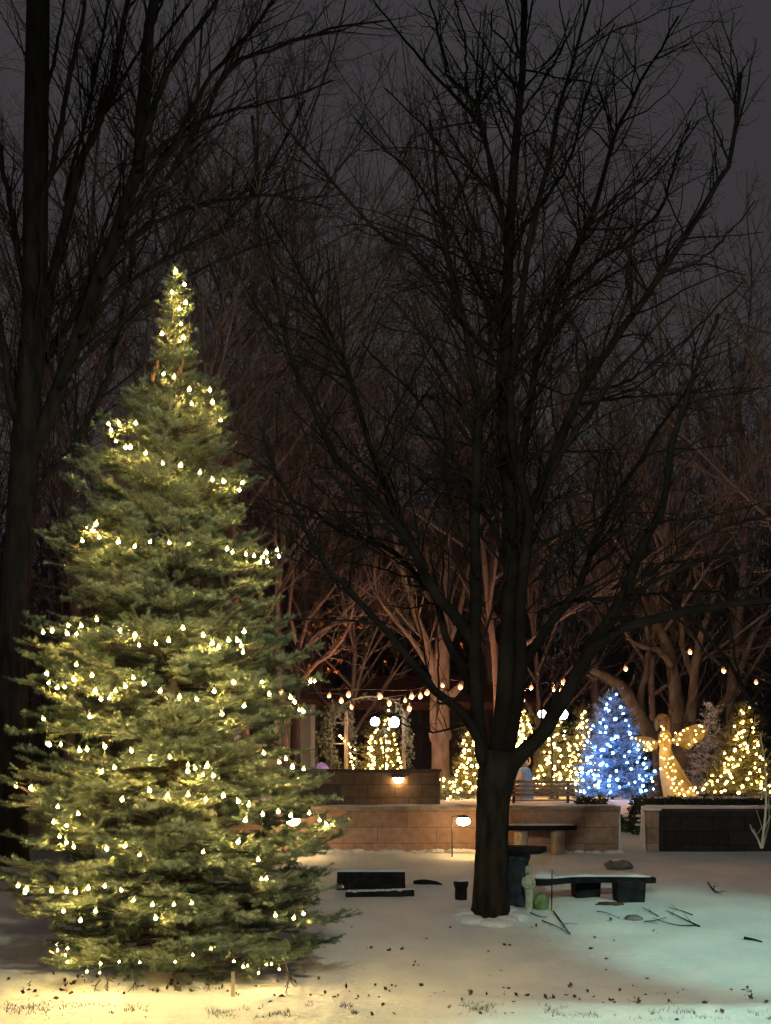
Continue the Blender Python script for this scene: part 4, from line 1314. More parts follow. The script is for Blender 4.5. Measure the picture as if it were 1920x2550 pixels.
def twin_lamp(label, pl, pr, d, rl_, rr2):
    (x0, y0), (x1, y1) = pl, pr
    a, b = W(x0, y0, d), W(x1, y1, d)
    m = (a + b) / 2
    root = thing('lamp_post', label, 'lamp post', (m[0], d, 1.6), 'twin globe lamps on the terrace')
    g = G()
    g.tube(np.array([(m[0], d, 1.58), (m[0], d, 1.75), (m[0], d, 2.2), (m[0], d, m[2] - 0.12)]), [0.05, 0.024, 0.02, 0.018], 10)
    g.lathe((m[0], d, 1.58), [(0.09, 0), (0.09, 0.04), (0.05, 0.10), (0.03, 0.16)], 12)
    g.build('post', M['black_metal'], root, smooth=True)
    g = G()
    arm = smooth_path([a + [0, 0, -0.11], (a + m) / 2 + [0, 0, -0.18], m + [0, 0, -0.12], (b + m) / 2 + [0, 0, -0.18], b + [0, 0, -0.11]], 17)
    g.tube(arm, 0.012, 7)
    for c in (a, b):
        g.lathe(c + [0, 0, -0.13], [(0.02, 0), (0.045, 0.02), (0.05, 0.05), (0.03, 0.06)], 10)
    g.build('arm', M['black_metal'], root, smooth=True)
    for c, r in ((a, rl_), (b, rr2)):
        g = G()
        g.blob(c, (r, r, r), 14, 10)
        g.build('globe', M['globe'], root, smooth=True)


twin_lamp('black lamp post with two glowing white globes inside the garden arch', (934, 1797), (981, 1799), 30.2, 0.085, 0.10)
twin_lamp('black lamp post with two glowing white globes right of the central trunk', (1350, 1778), (1400, 1779), 29.9, 0.075, 0.105)
# third lamp glimpsed through the spruce
tl = W(562, 1858, 29.8)
root = thing('garden_lamp', 'single white globe lamp glimpsed through the spruce boughs', 'lamp', (tl[0], tl[1], 1.6))
g = G()
g.tube(np.array([(tl[0], tl[1], 1.58), (tl[0], tl[1], 1.7), tl - [0, 0, 0.09]]), [0.04, 0.02, 0.018], 8)
g.lathe(tl - [0, 0, 0.1], [(0.02, 0), (0.05, 0.02), (0.03, 0.04)], 10)
g.build('post', M['black_metal'], root, smooth=True)
g = G()
g.blob(tl, (0.09, 0.09, 0.09), 14, 10)
g.build('globe', M['globe'], root, smooth=True)

OS = [('nearer cable of orange bulbs strung from the spruce side to the central trunk', 28.4, [(700, 1722), (820, 1731), (868, 1728), (946, 1732), (1025, 1733), (1064, 1723), (1102, 1705), (1146, 1709)], [(560, 1700)], [(1185, 1700)]),
      ('lower drooping cable of orange bulbs in front of the garden arch', 29.3, [(850, 1743), (875, 1759), (969, 1750), (1009, 1743), (1019, 1763), (1047, 1732)], [(690, 1710)], [(1095, 1712)]),
      ('cable of orange bulbs right of the central trunk, rising over the angel to the right', 28.0, [(1302, 1742), (1323, 1711), (1377, 1716), (1398, 1719), (1403, 1697), (1558, 1664), (1718, 1622), (1802, 1668), (1883, 1698)], [(1190, 1690)], [(1990, 1730)])]
ob_src = None
rng = np.random.default_rng(93)
for (lab, d, pts, e0, e1) in OS:
    C = np.array([W(x, y, d + rng.uniform(-0.15, 0.15)) for x, y in pts])
    o = thing('cafe_lights', lab, 'string lights', C.mean(0), 'orange bulb cables over the terrace')
    g = G()
    T_ = np.concatenate([[W(*e0[0], d)], C + [0, 0, 0.11], [W(*e1[0], d)]])
    for a, b in zip(T_[:-1], T_[1:]):
        L = np.linalg.norm(b - a)
        g.tube(smooth_path([a, (a + b) / 2 - [0, 0, 0.03 * L], b], 8), 0.007, 5, False)
    for a in C:
        g.lathe(a + [0, 0, 0.030], [(0.016, 0), (0.018, 0.01), (0.016, 0.05), (0.006, 0.085)], 7)
    g.build('cable', M['cord_black'], o)
    for c in C:
        rot = (rng.uniform(-0.2, 0.2), rng.uniform(-0.2, 0.2), 0)
        if ob_src is None:
            bg = G()
            bg.lathe((0, 0, 0), [(0.006, -0.055), (0.028, -0.047), (0.040, -0.024), (0.041, -0.008), (0.037, 0.008), (0.028, 0.025), (0.016, 0.048)], 9)
            ob_src = bg.build('bulb', M['bulb_orange'], None, smooth=True)
            ob_src.parent = o
            ob_src.location = tuple(c - ORIG[o.name])
        else:
            inst(ob_src, c, rot, o, rng.uniform(0.8, 1.1))
        pl_ = bpy.data.lights.new('bulb_light', 'POINT')
        pl_.energy = 17
        pl_.color = (1.0, 0.43, 0.20)
        pl_.shadow_soft_size = 0.02
        plo = bpy.data.objects.new('bulb_light', pl_)
        COL.objects.link(plo)
        plo.parent = o
        plo.location = tuple(c - ORIG[o.name] - [0, 0, 0.085])

# blue robed figure
bf = W(1302, 1942, 28.6)
fb = thing('nativity_figure', 'small kneeling figure in a pale blue robe with a gold halo, right of the trunk', 'figurine', bf * [1, 1, 0] + [0, 0, 1.6])
g = G()
g.lathe((bf[0], bf[1], 1.6), [(0.19, 0), (0.19, 0.05), (0.165, 0.24), (0.15, 0.40), (0.125, 0.52), (0.09, 0.60), (0.045, 0.63)], 16, 1.0, 0.75, bend=lambda z: (0.05 * z, 0))
g.build('robe', M['robe_blue'], fb, smooth=True)
g = G()
g.lathe((bf[0] - 0.10, bf[1] - 0.06, 1.6), [(0.10, 0), (0.09, 0.2), (0.07, 0.42), (0.03, 0.56)], 12, 0.8, 0.8, bend=lambda z: (0.1 * z, 0))
g.build('cloak', M['robe_cream'], fb, smooth=True)
g = G()
g.blob((bf[0] + 0.04, bf[1] - 0.02, 1.6 + 0.70), (0.058, 0.062, 0.075), 12, 9)
g.blob((bf[0] + 0.04, bf[1] - 0.085, 1.6 + 0.695), (0.010, 0.014, 0.012), 6, 5)
h = g.build('head', M['robe_cream'], fb, smooth=True)
g = G()
a = np.linspace(0, 2 * math.pi, 25)
g.tube(np.stack([bf[0] + 0.05 + 0.085 * np.cos(a), np.full(25, bf[1] + 0.05), 1.6 + 0.74 + 0.085 * np.sin(a)], 1), 0.014, 6, False)
g.build('halo', M['gold'], fb, smooth=True)

# slatted bench on the terrace
DB = 27.4
b0, b1 = W(1262, 1985, DB), W(1432, 1985, DB)
pb = thing('park_bench', 'wooden slatted bench behind the lower wall, right of the central trunk', 'bench', ((b0[0] + b1[0]) / 2, DB, 1.62))
bxm, bl = (b0[0] + b1[0]) / 2, b1[0] - b0[0]
for k, y in enumerate((1947, 1958, 1968, 1979)):
    g = G()
    g.box((bxm, DB + 0.0, W(0, y, DB)[2]), (bl, 0.025, 0.050))
    g.build('back_slat', M['bench_wood'], pb, bevel=0.004)
g = G()
for k in range(4):
    g.box((bxm, DB + 0.10 + 0.11 * k, 1.62 + 0.04), (bl, 0.09, 0.028))
g.build('seat', M['bench_wood'], pb, bevel=0.004)
for s in (-1, 1):
    g = G()
    g.box((bxm + s * (bl / 2 - 0.12), DB + 0.03, 1.62 + 0.17), (0.05, 0.03, 0.42))
    g.box((bxm + s * (bl / 2 - 0.12), DB + 0.28, 1.60), (0.05, 0.5, 0.05))
    g.build('leg', M['black_metal'], pb, bevel=0.005)

# purple dome behind upper wall
pd = W(800, 1925, 29.0)
g = G()
g.blob((pd[0], pd[1], 1.6), (0.26, 0.26, 0.70), 18, 12, 0.02, flat=0.0)
for k in range(8):
    a = k * math.pi / 4
    g.tube(np.array([(pd[0] + 0.262 * math.cos(a) * math.sin(t), pd[1] + 0.262 * math.sin(a) * math.sin(t), 1.6 + 0.705 * math.cos(t)) for t in np.linspace(0.05, 1.5, 8)]), 0.006, 4, False)
tag(g.build('festive_dome', M['purple'], None, smooth=True, origin=(pd[0], pd[1], 1.6)), 'purple rounded dome rising behind the dark upper wall beside the spruce', 'decoration')


# ------------------------------------------------------------------ walls
def wall(name, label, xa, xb, d, z0, z1, th, material, cop, overhang=0.03, ch=0.05, snow=0.03, returns=(), blen=0.9, snow_mat='snowcap'):
    root = thing(name, label, 'wall', ((xa + xb) / 2, d, z0))
    g = G()
    g.box(((xa + xb) / 2, d + th / 2, (z0 + z1) / 2), (xb - xa, th, z1 - z0))
    for (xr, L) in returns:
        g.box((xr, d + th + L / 2 + 0.003, (z0 + z1) / 2), (th * 0.9, L, z1 - z0 - 0.003))
    g.build('blocks', material, root, bevel=0.008)
    g = G()
    x = xa - overhang
    while x < xb + overhang - 0.02:
        e = min(x + blen, xb + overhang)
        g.box(((x + e) / 2, d + th / 2, z1 + ch / 2 + RNG.uniform(-0.003, 0.003)), (e - x - 0.006, th + 2 * overhang, ch))
        x = e
    g.build('coping', cop, root, bevel=0.007)
    if snow:
        n = int((xb - xa) / 0.09) + 4
        xs = np.linspace(xa - overhang + 0.01, xb + overhang - 0.01, n)
        prof = [(-0.5, 0), (-0.47, 0.6), (-0.3, 0.95), (0, 1.0), (0.3, 0.95), (0.47, 0.6), (0.5, 0)]
        X = []
        for i, xx in enumerate(xs):
            h = snow * (0.8 + 0.35 * math.sin(xx * 2.3) + 0.25 * math.sin(xx * 7.1)) * (0.1 if i in (0, n - 1) else 1)
            wv = (th + 2 * overhang) * (0.93 + 0.04 * math.sin(xx * 5))
            X += [(xx, d + th / 2 + u * wv, z1 + ch + 0.001 + v * max(h, 0.004)) for u, v in prof]
        m = len(prof)
        q = [(i * m + j, (i + 1) * m + j, (i + 1) * m + j + 1, i * m + j + 1) for i in range(n - 1) for j in range(m - 1)]
        g = G()
        g.add(X, q)
        g.build('snow_cap', M[snow_mat], root, smooth=True)
    return root


DW = 25.0
X_ = lambda px, d: (px - 960) * d / F
Z_ = lambda py, d: CZ - (py - HZ) * d / F
z0w = 0.80
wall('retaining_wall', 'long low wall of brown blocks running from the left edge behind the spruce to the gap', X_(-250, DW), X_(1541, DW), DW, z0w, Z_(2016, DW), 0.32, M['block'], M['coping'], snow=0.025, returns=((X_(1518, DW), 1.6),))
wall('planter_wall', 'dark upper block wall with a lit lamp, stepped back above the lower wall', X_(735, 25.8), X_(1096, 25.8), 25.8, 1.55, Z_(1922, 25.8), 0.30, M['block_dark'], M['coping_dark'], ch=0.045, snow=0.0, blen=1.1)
wr = wall('garden_wall', 'low black wall right of the gap with a reddish end pier', X_(1640, DW), X_(2150, DW), DW + 0.02, z0w, Z_(2022, DW), 0.30, M['block_black'], M['coping_dark'], snow=0.03)
g = G()
g.box(((X_(1611, DW) + X_(1641, DW)) / 2, DW + 0.15, (z0w + Z_(2020, DW)) / 2), (X_(1641, DW) - X_(1611, DW) - 0.004, 0.36, Z_(2020, DW) - z0w))
g.box(((X_(1611, DW) + X_(1641, DW)) / 2 - 0.02, DW + 0.485, (z0w + Z_(2020, DW)) / 2), (0.12, 0.30, Z_(2020, DW) - z0w - 0.004))
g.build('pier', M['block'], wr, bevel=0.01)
g = G()
g.box(((X_(1611, DW) + X_(1641, DW)) / 2, DW + 0.15, Z_(2017, DW) + 0.012), (0.25, 0.42, 0.05))
g.build('pier_cap', M['snowcap'], wr, bevel=0.02)

# wall lamp on the upper wall
wl = W(992, 1937, 25.76)
o = thing('wall_lamp', 'lit half round lamp under the coping of the dark upper wall', 'wall lamp', wl)
g = G()
g.lathe(wl + [0, 0.0, -0.085], [(0.008, 0), (0.05, 0.014), (0.078, 0.045), (0.085, 0.085)], 16, 1.0, 0.6)
g.build('glass', M['lamp_warm'], o, smooth=True)
g = G()
g.lathe(wl + [0, 0, 0.0], [(0.095, 0.0), (0.098, 0.016), (0.06, 0.03), (0.02, 0.036)], 16, 1.0, 0.75)
g.build('cap', M['black_metal'], o, smooth=True)

# path lights before the lower wall


def path_light(label, foot_px, foot_py, head_px):
    pp = on_ground(foot_px, foot_py)
    z_top = Z_(2034, pp[1])
    o = thing('path_light', label, 'path light', pp, 'path lights along the lower wall')
    g = G()
    g.tube(np.array([pp - [0, 0, 0.05], pp + [0, 0, 0.25], (pp[0], pp[1], z_top + 0.01)]), 0.009, 8)
    hx = X_(head_px, pp[1])
    g.tube(smooth_path([(pp[0], pp[1], z_top - 0.002), ((pp[0] + hx) / 2, pp[1], z_top + 0.02), (hx, pp[1], z_top + 0.012)], 8), 0.008, 7)
    g.build('stake', M['black_metal'], o, smooth=True)
    g = G()
    g.lathe((hx, pp[1], z_top - 0.015), [(0.10, 0.0), (0.095, 0.012), (0.06, 0.03), (0.03, 0.04), (0.012, 0.045)], 18)
    g.build('shade', M['black_metal'], o, smooth=True)
    g = G()
    g.blob((hx, pp[1], z_top - 0.065), (0.105, 0.095, 0.070), 14, 9)
    g.build('bulb', M['lamp_warm'], o, smooth=True)


path_light('lit path light on a thin black stake just left of the central trunk', 1126, 2134, 1154)
path_light('lit path light behind the right boughs of the spruce, before the lower wall', 706, 2134, 730)

# lumps of snow along the foot of the wall
g = G()
rng = np.random.default_rng(97)
for k in range(70):
    x = rng.uniform(X_(100, DW), X_(1540, DW))
    s = rng.uniform(0.03, 0.10)
    g.blob((x, DW - rng.uniform(0.04, 0.2), float(ground_z(x, DW - 0.1)) + 0.005), (s * 1.5, s, s * 0.55), 9, 6, 0.15)
tag(g.build('snow_heaps', M['snowcap'], None, smooth=True, origin=(0, DW, 0.9)), 'ragged little heaps of snow along the foot of the lower wall', 'snow', kind='stuff')

# stone bench before the lower wall
DSB = 24.55
sb = thing('stone_bench', 'plain stone slab bench against the right part of the lower wall', 'bench', (X_(1350, DSB), DSB, 0.9))
g = G()
g.box(((X_(1262, DSB) + X_(1437, DSB)) / 2, DSB + 0.18, Z_(2062, DSB)), (X_(1437, DSB) - X_(1262, DSB), 0.36, 0.07))
g.build('seat', M['dark_stone'], sb, bevel=0.01)
g = G()
g.box(((X_(1262, DSB) + X_(1437, DSB)) / 2, DSB + 0.18, Z_(2062, DSB) + 0.048), (X_(1430, DSB) - X_(1268, DSB), 0.33, 0.025))
g.build('snow_cap', M['snowcap'], sb, bevel=0.012)
zf = float(ground_z(X_(1390, DSB), DSB)) - 0.05
for px, w_, m_ in ((1392, 38, 'pale_stone'), (1300, 36, 'pale_stone')):
    g = G()
    zt_ = Z_(2067, DSB)
    g.lathe((X_(px, DSB), DSB + 0.16, zf), [(w_ / 2 * DSB / F * 1.05, 0), (w_ / 2 * DSB / F, 0.06), (w_ / 2 * DSB / F * 0.94, (zt_ - zf) / 2), (w_ / 2 * DSB / F, zt_ - zf - 0.05), (w_ / 2 * DSB / F * 1.02, zt_ - zf - 0.004)], 14, 1.0, 1.0)
    g.build('leg', M[m_], sb, smooth=True)

# ------------------------------------------------------------------ things on the lawn
# low bench, left: its shaded front is put into a black block
p = on_ground(925, 2216)
d = p[1]
k = d / F
lb_ = thing('low_bench', 'low stone bench with its shaded front coloured black and snow on its top, between spruce and central tree', 'bench', p)
g = G()
g.box((X_(924, d), d + 0.2, p[2] + 0.125), (172 * k, 0.42, 0.235), taper=0.985)
g.build('block', M['dark_stone'], lb_, bevel=0.02)
g = G()
n = 20
X = []
for i in range(n):
    u = i / (n - 1)
    x = X_(838 + 172 * u, d)
    h = 0.03 * (1 + 0.3 * math.sin(u * 9)) * (0.15 if i in (0, n - 1) else 1)
    X += [(x, d - 0.005, p[2] + 0.238), (x, d + 0.02, p[2] + 0.243 + h * 0.7), (x, d + 0.2, p[2] + 0.243 + h), (x, d + 0.42, p[2] + 0.24)]
g.add(X, [(i * 4 + j, (i + 1) * 4 + j, (i + 1) * 4 + j + 1, i * 4 + j + 1) for i in range(n - 1) for j in range(3)])
g.build('snow_cap', M['snowcap'], lb_, smooth=True)
p2 = on_ground(945, 2233)
d2 = p2[1]
g = G()
g.box((X_(946, d2), d2 + 0.12, p2[2] + 0.02), (172 * d2 / F, 0.26, 0.10), tilt=0.04)
sl = g.build('stone_slab', M['dark_stone'], None, bevel=0.015, origin=p2)
tag(sl, 'flat dark stone slab half buried in snow before the low black bench', 'slab')
g = G()
for kx in range(12):
    g.blob((X_(870 + kx * 14, d2), d2 + 0.12 + RNG.uniform(-0.05, 0.05), p2[2] + 0.072 + (kx - 6) * 0.002), (0.06, 0.09, 0.018), 9, 5, 0.15)
g.build('snow_patches', M['snowcap'], sl, smooth=True)
# log
p = on_ground(1065, 2203)
g = G()
g.tube(smooth_path([p + [-0.19, 0, 0.03], p + [-0.05, 0.02, 0.035], p + [0.10, 0, 0.02], p + [0.19, -0.05, 0.0]], 9), [0.022, 0.03, 0.034, 0.034, 0.032, 0.03, 0.027, 0.022, 0.012], 8)
tag(g.build('fallen_log', M['dark_stone'], None, smooth=True, origin=p), 'short dark log lying in the snow right of the low black bench', 'log')
# planter
p = on_ground(1148, 2240)
g = G()
kk = p[1] / F
g.lathe(p - [0, 0, 0.02], [(13 * kk, 0), (15 * kk, 0.02), (15 * kk, 0.16), (18 * kk, 0.20), (19 * kk, 0.245), (17 * kk, 0.255), (14 * kk, 0.235)], 16)
pt = g.build('urn_planter', M['dark_stone'], None, smooth=True, origin=p)
tag(pt, 'dark squat planter at the left foot of the central trunk', 'planter')
g = G()
g.blob(p + [0, 0, 0.235], (15 * kk, 15 * kk, 0.04), 12, 6, 0.1)
g.build('snow_cap', M['snowcap'], pt, smooth=True)
# pedestal table right of trunk
p = on_ground(1290, 2258)
d = p[1]
k = d / F
pdst = thing('pedestal', 'dark stone pedestal with a wide flat top, at the right side of the central trunk', 'pedestal', p)
zt_ = Z_(2126, d)
g = G()
hh = zt_ - p[2]
g.lathe(p - [0, 0, 0.03], [(33 * k, 0), (33 * k, 0.07), (27 * k, 0.11), (25 * k, hh * 0.5), (26 * k, hh - 0.08), (31 * k, hh - 0.02), (31 * k, hh + 0.028)], 18)
g.build('column', M['navy_stone'], pdst, smooth=False)
g = G()
g.lathe((X_(1302, d), d, zt_), [(44 * k, 0), (56 * k, 0.02), (60 * k, 0.045), (60 * k, 0.085), (57 * k, 0.095)], 24)
g.build('top', M['dark_stone'], pdst, smooth=False)
# statue
p = on_ground(1316, 2268)
d = p[1]
k = d / F
st = thing('garden_statue', 'small pale greenish statue of a standing figure in front of the pedestal', 'statue', p)
hs_ = 112 * k
g = G()
g.lathe(p - [0, 0, 0.02], [(10.5 * k, 0), (10 * k, 0.03), (9 * k, 0.10), (10 * k, 0.2), (11.5 * k, 0.28), (12.5 * k, hs_ * 0.52), (12 * k, hs_ * 0.62), (13 * k, hs_ * 0.70), (11 * k, hs_ * 0.77), (5 * k, hs_ * 0.81), (4.5 * k, hs_ * 0.84)], 16, 1.0, 0.75,
        bend=lambda z: (0.01 * math.sin(z * 9), 0))
g.tube(smooth_path([p + [-0.055, 0, hs_ * 0.73], p + [-0.07, -0.03, hs_ * 0.60], p + [-0.03, -0.06, hs_ * 0.52], p + [0.015, -0.06, hs_ * 0.55]], 10), np.linspace(0.020, 0.013, 10), 8)
g.tube(smooth_path([p + [0.055, 0, hs_ * 0.73], p + [0.07, -0.03, hs_ * 0.60], p + [0.035, -0.06, hs_ * 0.53], p + [0.0, -0.065, hs_ * 0.57]], 10), np.linspace(0.020, 0.013, 10), 8)
g.build('body', M['statue'], st, smooth=True)
g = G()
g.blob(p + [0.012, -0.005, hs_ * 0.91], (7.5 * k, 8 * k, 10 * k), 14, 10)
g.blob(p + [0.016, -0.045, hs_ * 0.905], (0.006, 0.010, 0.008), 6, 5)
hd_ = g.build('head', M['statue'], st, smooth=True)
g = G()
g.blob(p + [0.006, 0.008, hs_ * 0.945], (9 * k, 9 * k, 8 * k), 12, 8, 0.08)
g.blob(p + [-0.025, 0.008, hs_ * 0.90], (3.5 * k, 6 * k, 10 * k), 10, 8, 0.08)
g.build('hair', M['statue'], hd_, smooth=True)
# mossy stone and garden stake
p = on_ground(1348, 2266)
k = p[1] / F
g = G()
g.blob(p + [0, 0.05, 0.08], (21 * k, 0.10, 0.125), 16, 10, 0.06, flat=-0.8)
tag(g.build('mossy_stone', M['moss'], None, smooth=True, origin=p), 'mossy green stone on the snow right beside the statue', 'stone')
p = on_ground(1374, 2268)
g = G()
g.tube(np.array([p + [0, 0, -0.04], p + [0, 0, 0.2], p + [0.004, 0, 0.5]]), [0.011, 0.009, 0.006], 7)
sk = g.build('garden_stake', M['dark_stone'], None, smooth=True, origin=p)
tag(sk, 'thin upright garden stake with a pale foot, right of the mossy stone', 'stake')
g = G()
g.tube(np.array([p + [0.012, -0.012, -0.01], p + [0.014, -0.012, 0.06], p + [0.012, -0.008, 0.12]]), [0.017, 0.016, 0.006], 8)
g.build('marker', M['wood_pale'], sk, smooth=True)
# curved bench on the right
p = on_ground(1460, 2238)
d = p[1]
k = d / F
cb = thing('curved_bench', 'curved dark stone bench under snow, on two stubby legs, right of the statue', 'bench', p)
zt_ = Z_(2182, d)
cx = [(1332, -0.62), (1365, -0.50), (1410, -0.33), (1470, -0.18), (1530, -0.08), (1585, -0.04), (1637, -0.03)]
ctr = smooth_path([(X_(a, d + b), d + b + 0.2, 0) for a, b in cx], 26)
tn = norm(np.gradient(ctr, axis=0))
nr = np.stack([-tn[:, 1], tn[:, 0], np.zeros(26)], 1)


def ribbon(hw, zlo, zhi, s0=0, s1=26, wob=0.0):
    X = []
    for i in range(s0, s1):
        e = 0.55 if i in (s0, s1 - 1) else (0.85 if i in (s0 + 1, s1 - 2) else 1)
        h2 = zhi + wob * (math.sin(i * 1.3) + math.sin(i * 0.7)) - (0.012 if (i in (s0, s1 - 1) and wob) else 0)
        dip = -0.016 * max(0, (8 - i)) / 4 - 0.0016 * i
        for sgn, zz2 in ((-1, zlo), (1, zlo), (1, h2), (-1, h2)):
            X.append(ctr[i] + nr[i] * sgn * hw * e + [0, 0, zz2 + dip])
    n = s1 - s0
    q = [(i * 4 + j, i * 4 + (j + 1) % 4, (i + 1) * 4 + (j + 1) % 4, (i + 1) * 4 + j) for i in range(n - 1) for j in range(4)]
    q += [(0, 3, 2, 1), ((n - 1) * 4, (n - 1) * 4 + 1, (n - 1) * 4 + 2, (n - 1) * 4 + 3)]
    g = G()
    g.add(X, q)
    return g


ribbon(0.19, zt_ - 0.055, zt_ + 0.02).build('seat', M['dark_stone'], cb, bevel=0.012)
ribbon(0.17, zt_ + 0.021, zt_ + 0.045, 1, 25, 0.004).build('snow_cap', M['snowcap'], cb, bevel=0.012)
g = G()
c0 = ctr[3]
g.blob((c0[0], c0[1] - 0.02, zt_ + 0.01), (0.17, 0.17, 0.085), 16, 8, 0.05, flat=-0.1)
g.build('snow_heap', M['snowcap'], cb, smooth=True)
for px, yb, w_ in ((1462, 2236, 62), (1570, 2248, 68)):
    q_ = on_ground(px, yb)
    g = G()
    hgt = zt_ - 0.06 - q_[2]
    g.box((q_[0], q_[1] + 0.14, q_[2] - 0.03 + (hgt + 0.06) / 2), (w_ * k, 0.26, hgt + 0.06), taper=1.1, rz=0.12)
    g.build('leg', M['dark_stone'], cb, bevel=0.02)
# rock behind bench
p = on_ground(1543, 2166)
k = p[1] / F
g = G()
g.blob(p + [0, 0.1, 0.055], (36 * k, 0.15, 0.085), 18, 10, 0.07, flat=-0.5)
rk = g.build('rock', M['grey_stone'], None, smooth=True, origin=p)
tag(rk, 'rounded dark rock with a little snow, on the snow behind the curved bench', 'rock')
g = G()
g.blob(p + [-0.01, 0.12, 0.115], (0.11, 0.10, 0.035), 14, 7, 0.1)
g.build('snow_cap', M['snowcap'], rk, smooth=True)
# flat stone
p = on_ground(1577, 2290)
g = G()
g.blob(p + [0, 0, 0.012], (0.11, 0.10, 0.04), 14, 8, 0.12)
tag(g.build('flat_stone', M['grey_stone'], None, smooth=True, origin=p), 'small flat stone poking through the snow before the curved bench', 'stone')
# trodden debris at bench foot
p = on_ground(1515, 2252)
g = G()
g.blob(p + [0, 0, 0.0], (0.18, 0.10, 0.025), 14, 6, 0.2)
g.blob(p + [0.07, -0.03, 0.0], (0.12, 0.07, 0.03), 12, 6, 0.2)
tag(g.build('bare_patch', M['litter'], None, smooth=True, origin=p), 'bare brown patch of soil between the legs of the curved bench', 'soil', kind='stuff')


# fallen branches
def fallen(label, paths, seed, r=0.010):
    rng = np.random.default_rng(seed)
    allp = []
    for pts in paths:
        w = np.array([on_ground(x, y) + [0, 0, 0.008 + rng.uniform(0, 0.02)] for x, y in pts])
        allp.append(smooth_path(w, 9))
    o = np.mean([q[0] for q in allp], 0)
    g = G()
    for i, w in enumerate(allp):
        rr = np.linspace(r, r * 0.45, 9) * (1 if i == 0 else 0.75)
        g.tube(w, rr, 6)
        q, r_ = sprout(w[None], rr[None], 5, 0.3, 0.05, 0.2, (25, 60), rng, up=0.1, n=4, rmin=0.003)
        if len(q):
            g.tubes(q, r_, 4)
    return tag(g.build('fallen_branch', M['twig'], None, smooth=True, origin=o), label, 'branch', 'fallen branches on the lawn')


fallen('forked fallen branch on the snow right below the statue', [((1378, 2275), (1395, 2295), (1410, 2318), (1420, 2330)), ((1350, 2295), (1380, 2310), (1405, 2322), (1420, 2330)), ((1320, 2278), (1342, 2284), (1360, 2290))], 101, 0.010)
fallen('long crooked fallen branch lying right of the curved bench', [((1742, 2309), (1710, 2296), (1680, 2282), (1660, 2270)), ((1740, 2309), (1690, 2308), (1650, 2300), (1632, 2292)), ((1725, 2284), (1695, 2270), (1665, 2262)), ((1640, 2285), (1615, 2272), (1602, 2266)), ((1605, 2300), (1630, 2298), (1660, 2290))], 102, 0.010)
fallen('small forked twig lying alone on the far right snow', [((1763, 2200), (1775, 2216), (1790, 2224), (1804, 2222)), ((1768, 2210), (1778, 2222), (1790, 2228))], 103, 0.009)
fallen('short straight stick near the right edge of the snow', [((1853, 2341), (1875, 2344), (1898, 2348))], 104, 0.016)
fallen('thin twig reaching from the flat stone towards the mossy stone', [((1486, 2273), (1515, 2280), (1545, 2290))], 105, 0.006)

# stake under the spruce
p = on_ground(580, 2500)
p = W(580, 2498, 15.1)
p[2] = float(ground_z(p[0], p[1]))
g = G()
g.box(p + [0, 0, 0.09], (0.032, 0.03, 0.28), rz=0.3)
sk = g.build('wooden_stake', M['wood_pale'], None, bevel=0.003, origin=p)
tag(sk, 'short pale wooden stake in the snow under the right boughs of the spruce', 'stake')

# sapling at right
p = on_ground(1898, 2108)
sap = thing('sapling', 'thin pale twiggy sapling with snow at its foot, at the right edge before the wall', 'sapling', p)
g = G()
rng = np.random.default_rng(107)
ls_ = [px_limb(q_, a, b, p[1], dd, 12) for q_, a, b, dd in (
    ([(1896, 2112), (1903, 2060), (1908, 1990), (1905, 1900), (1893, 1830)], 8, 3, -0.2), ([(1896, 2112), (1885, 2085), (1872, 2065), (1868, 2052)], 6, 3, -0.2), ([(1898, 2112), (1908, 2075), (1915, 2040), (1914, 1960)], 6, 3, 0.2))]
P = np.stack([a for a, b in ls_])
R = np.stack([b for a, b in ls_])
g.tubes(P, R, 6)
q1, r1 = sprout(P, R, 7, 0.25, 0.1, 0.4, (25, 60), rng, up=0.2, n=5, rmin=0.003)
g.tubes(q1, r1, 4)
g.build('stems', M['bark_pale'], sap, smooth=True)
g = G()
g.blob(p + [0, 0, 0.03], (0.10, 0.09, 0.08), 12, 8, 0.1)
g.blob(p + [0.04, 0.02, 0.15], (0.05, 0.05, 0.05), 10, 7, 0.12)
g.build('snow_heap', M['snowcap'], sap, smooth=True)

# ------------------------------------------------------------------ litter and grass
rng = np.random.default_rng(111)
n = 190
px = rng.uniform(0, 1920, n)
py = np.where(rng.random(n) < 0.75, 2475 + rng.normal(0, 16, n), rng.uniform(2290, 2548, n))
C = []
for a, b in zip(px, py):
    d = float(np.interp(b, [2290, 2550], [19.1, 14.2]))
    C.append((X_(a, d), d))
C = np.array(C)
C = np.column_stack([C, ground_z(C[:, 0], C[:, 1]) + 0.006])
g = G()
g.leaves(C, 0.055, rng, 0.7, up=(0, 0, 0.15))
ck = rng.integers(0, n, 110)
C2 = C[ck] + rng.normal(0, 0.03, (110, 3)) * [1, 1, 0]
C2[:, 2] = ground_z(C2[:, 0], C2[:, 1]) + 0.012
g.leaves(C2, 0.058, rng, 0.7, up=(0, 0, 0.25))
tag(g.build('leaf_litter', M['litter'], None, origin=(0, 15, 0)), 'brown dead leaves scattered over the snow', 'leaves', kind='stuff')
n = 5200
xs = np.concatenate([rng.normal(-0.1, 0.5, n // 3), rng.uniform(-4, 4, n - n // 3)])
ds = 14.72 + 0.10 * np.sin(xs * 1.3) + rng.normal(0, 0.10, len(xs))
keep = (_noise(xs, ds, 5.0, 3) + 0.6 * _noise(xs, ds, 17.0, 12) > 0.12)
xs, ds = xs[keep], ds[keep]
z = ground_z(xs, ds)
h = rng.uniform(0.015, 0.05, len(xs))
b0_ = np.stack([xs, ds, z - 0.004], 1)
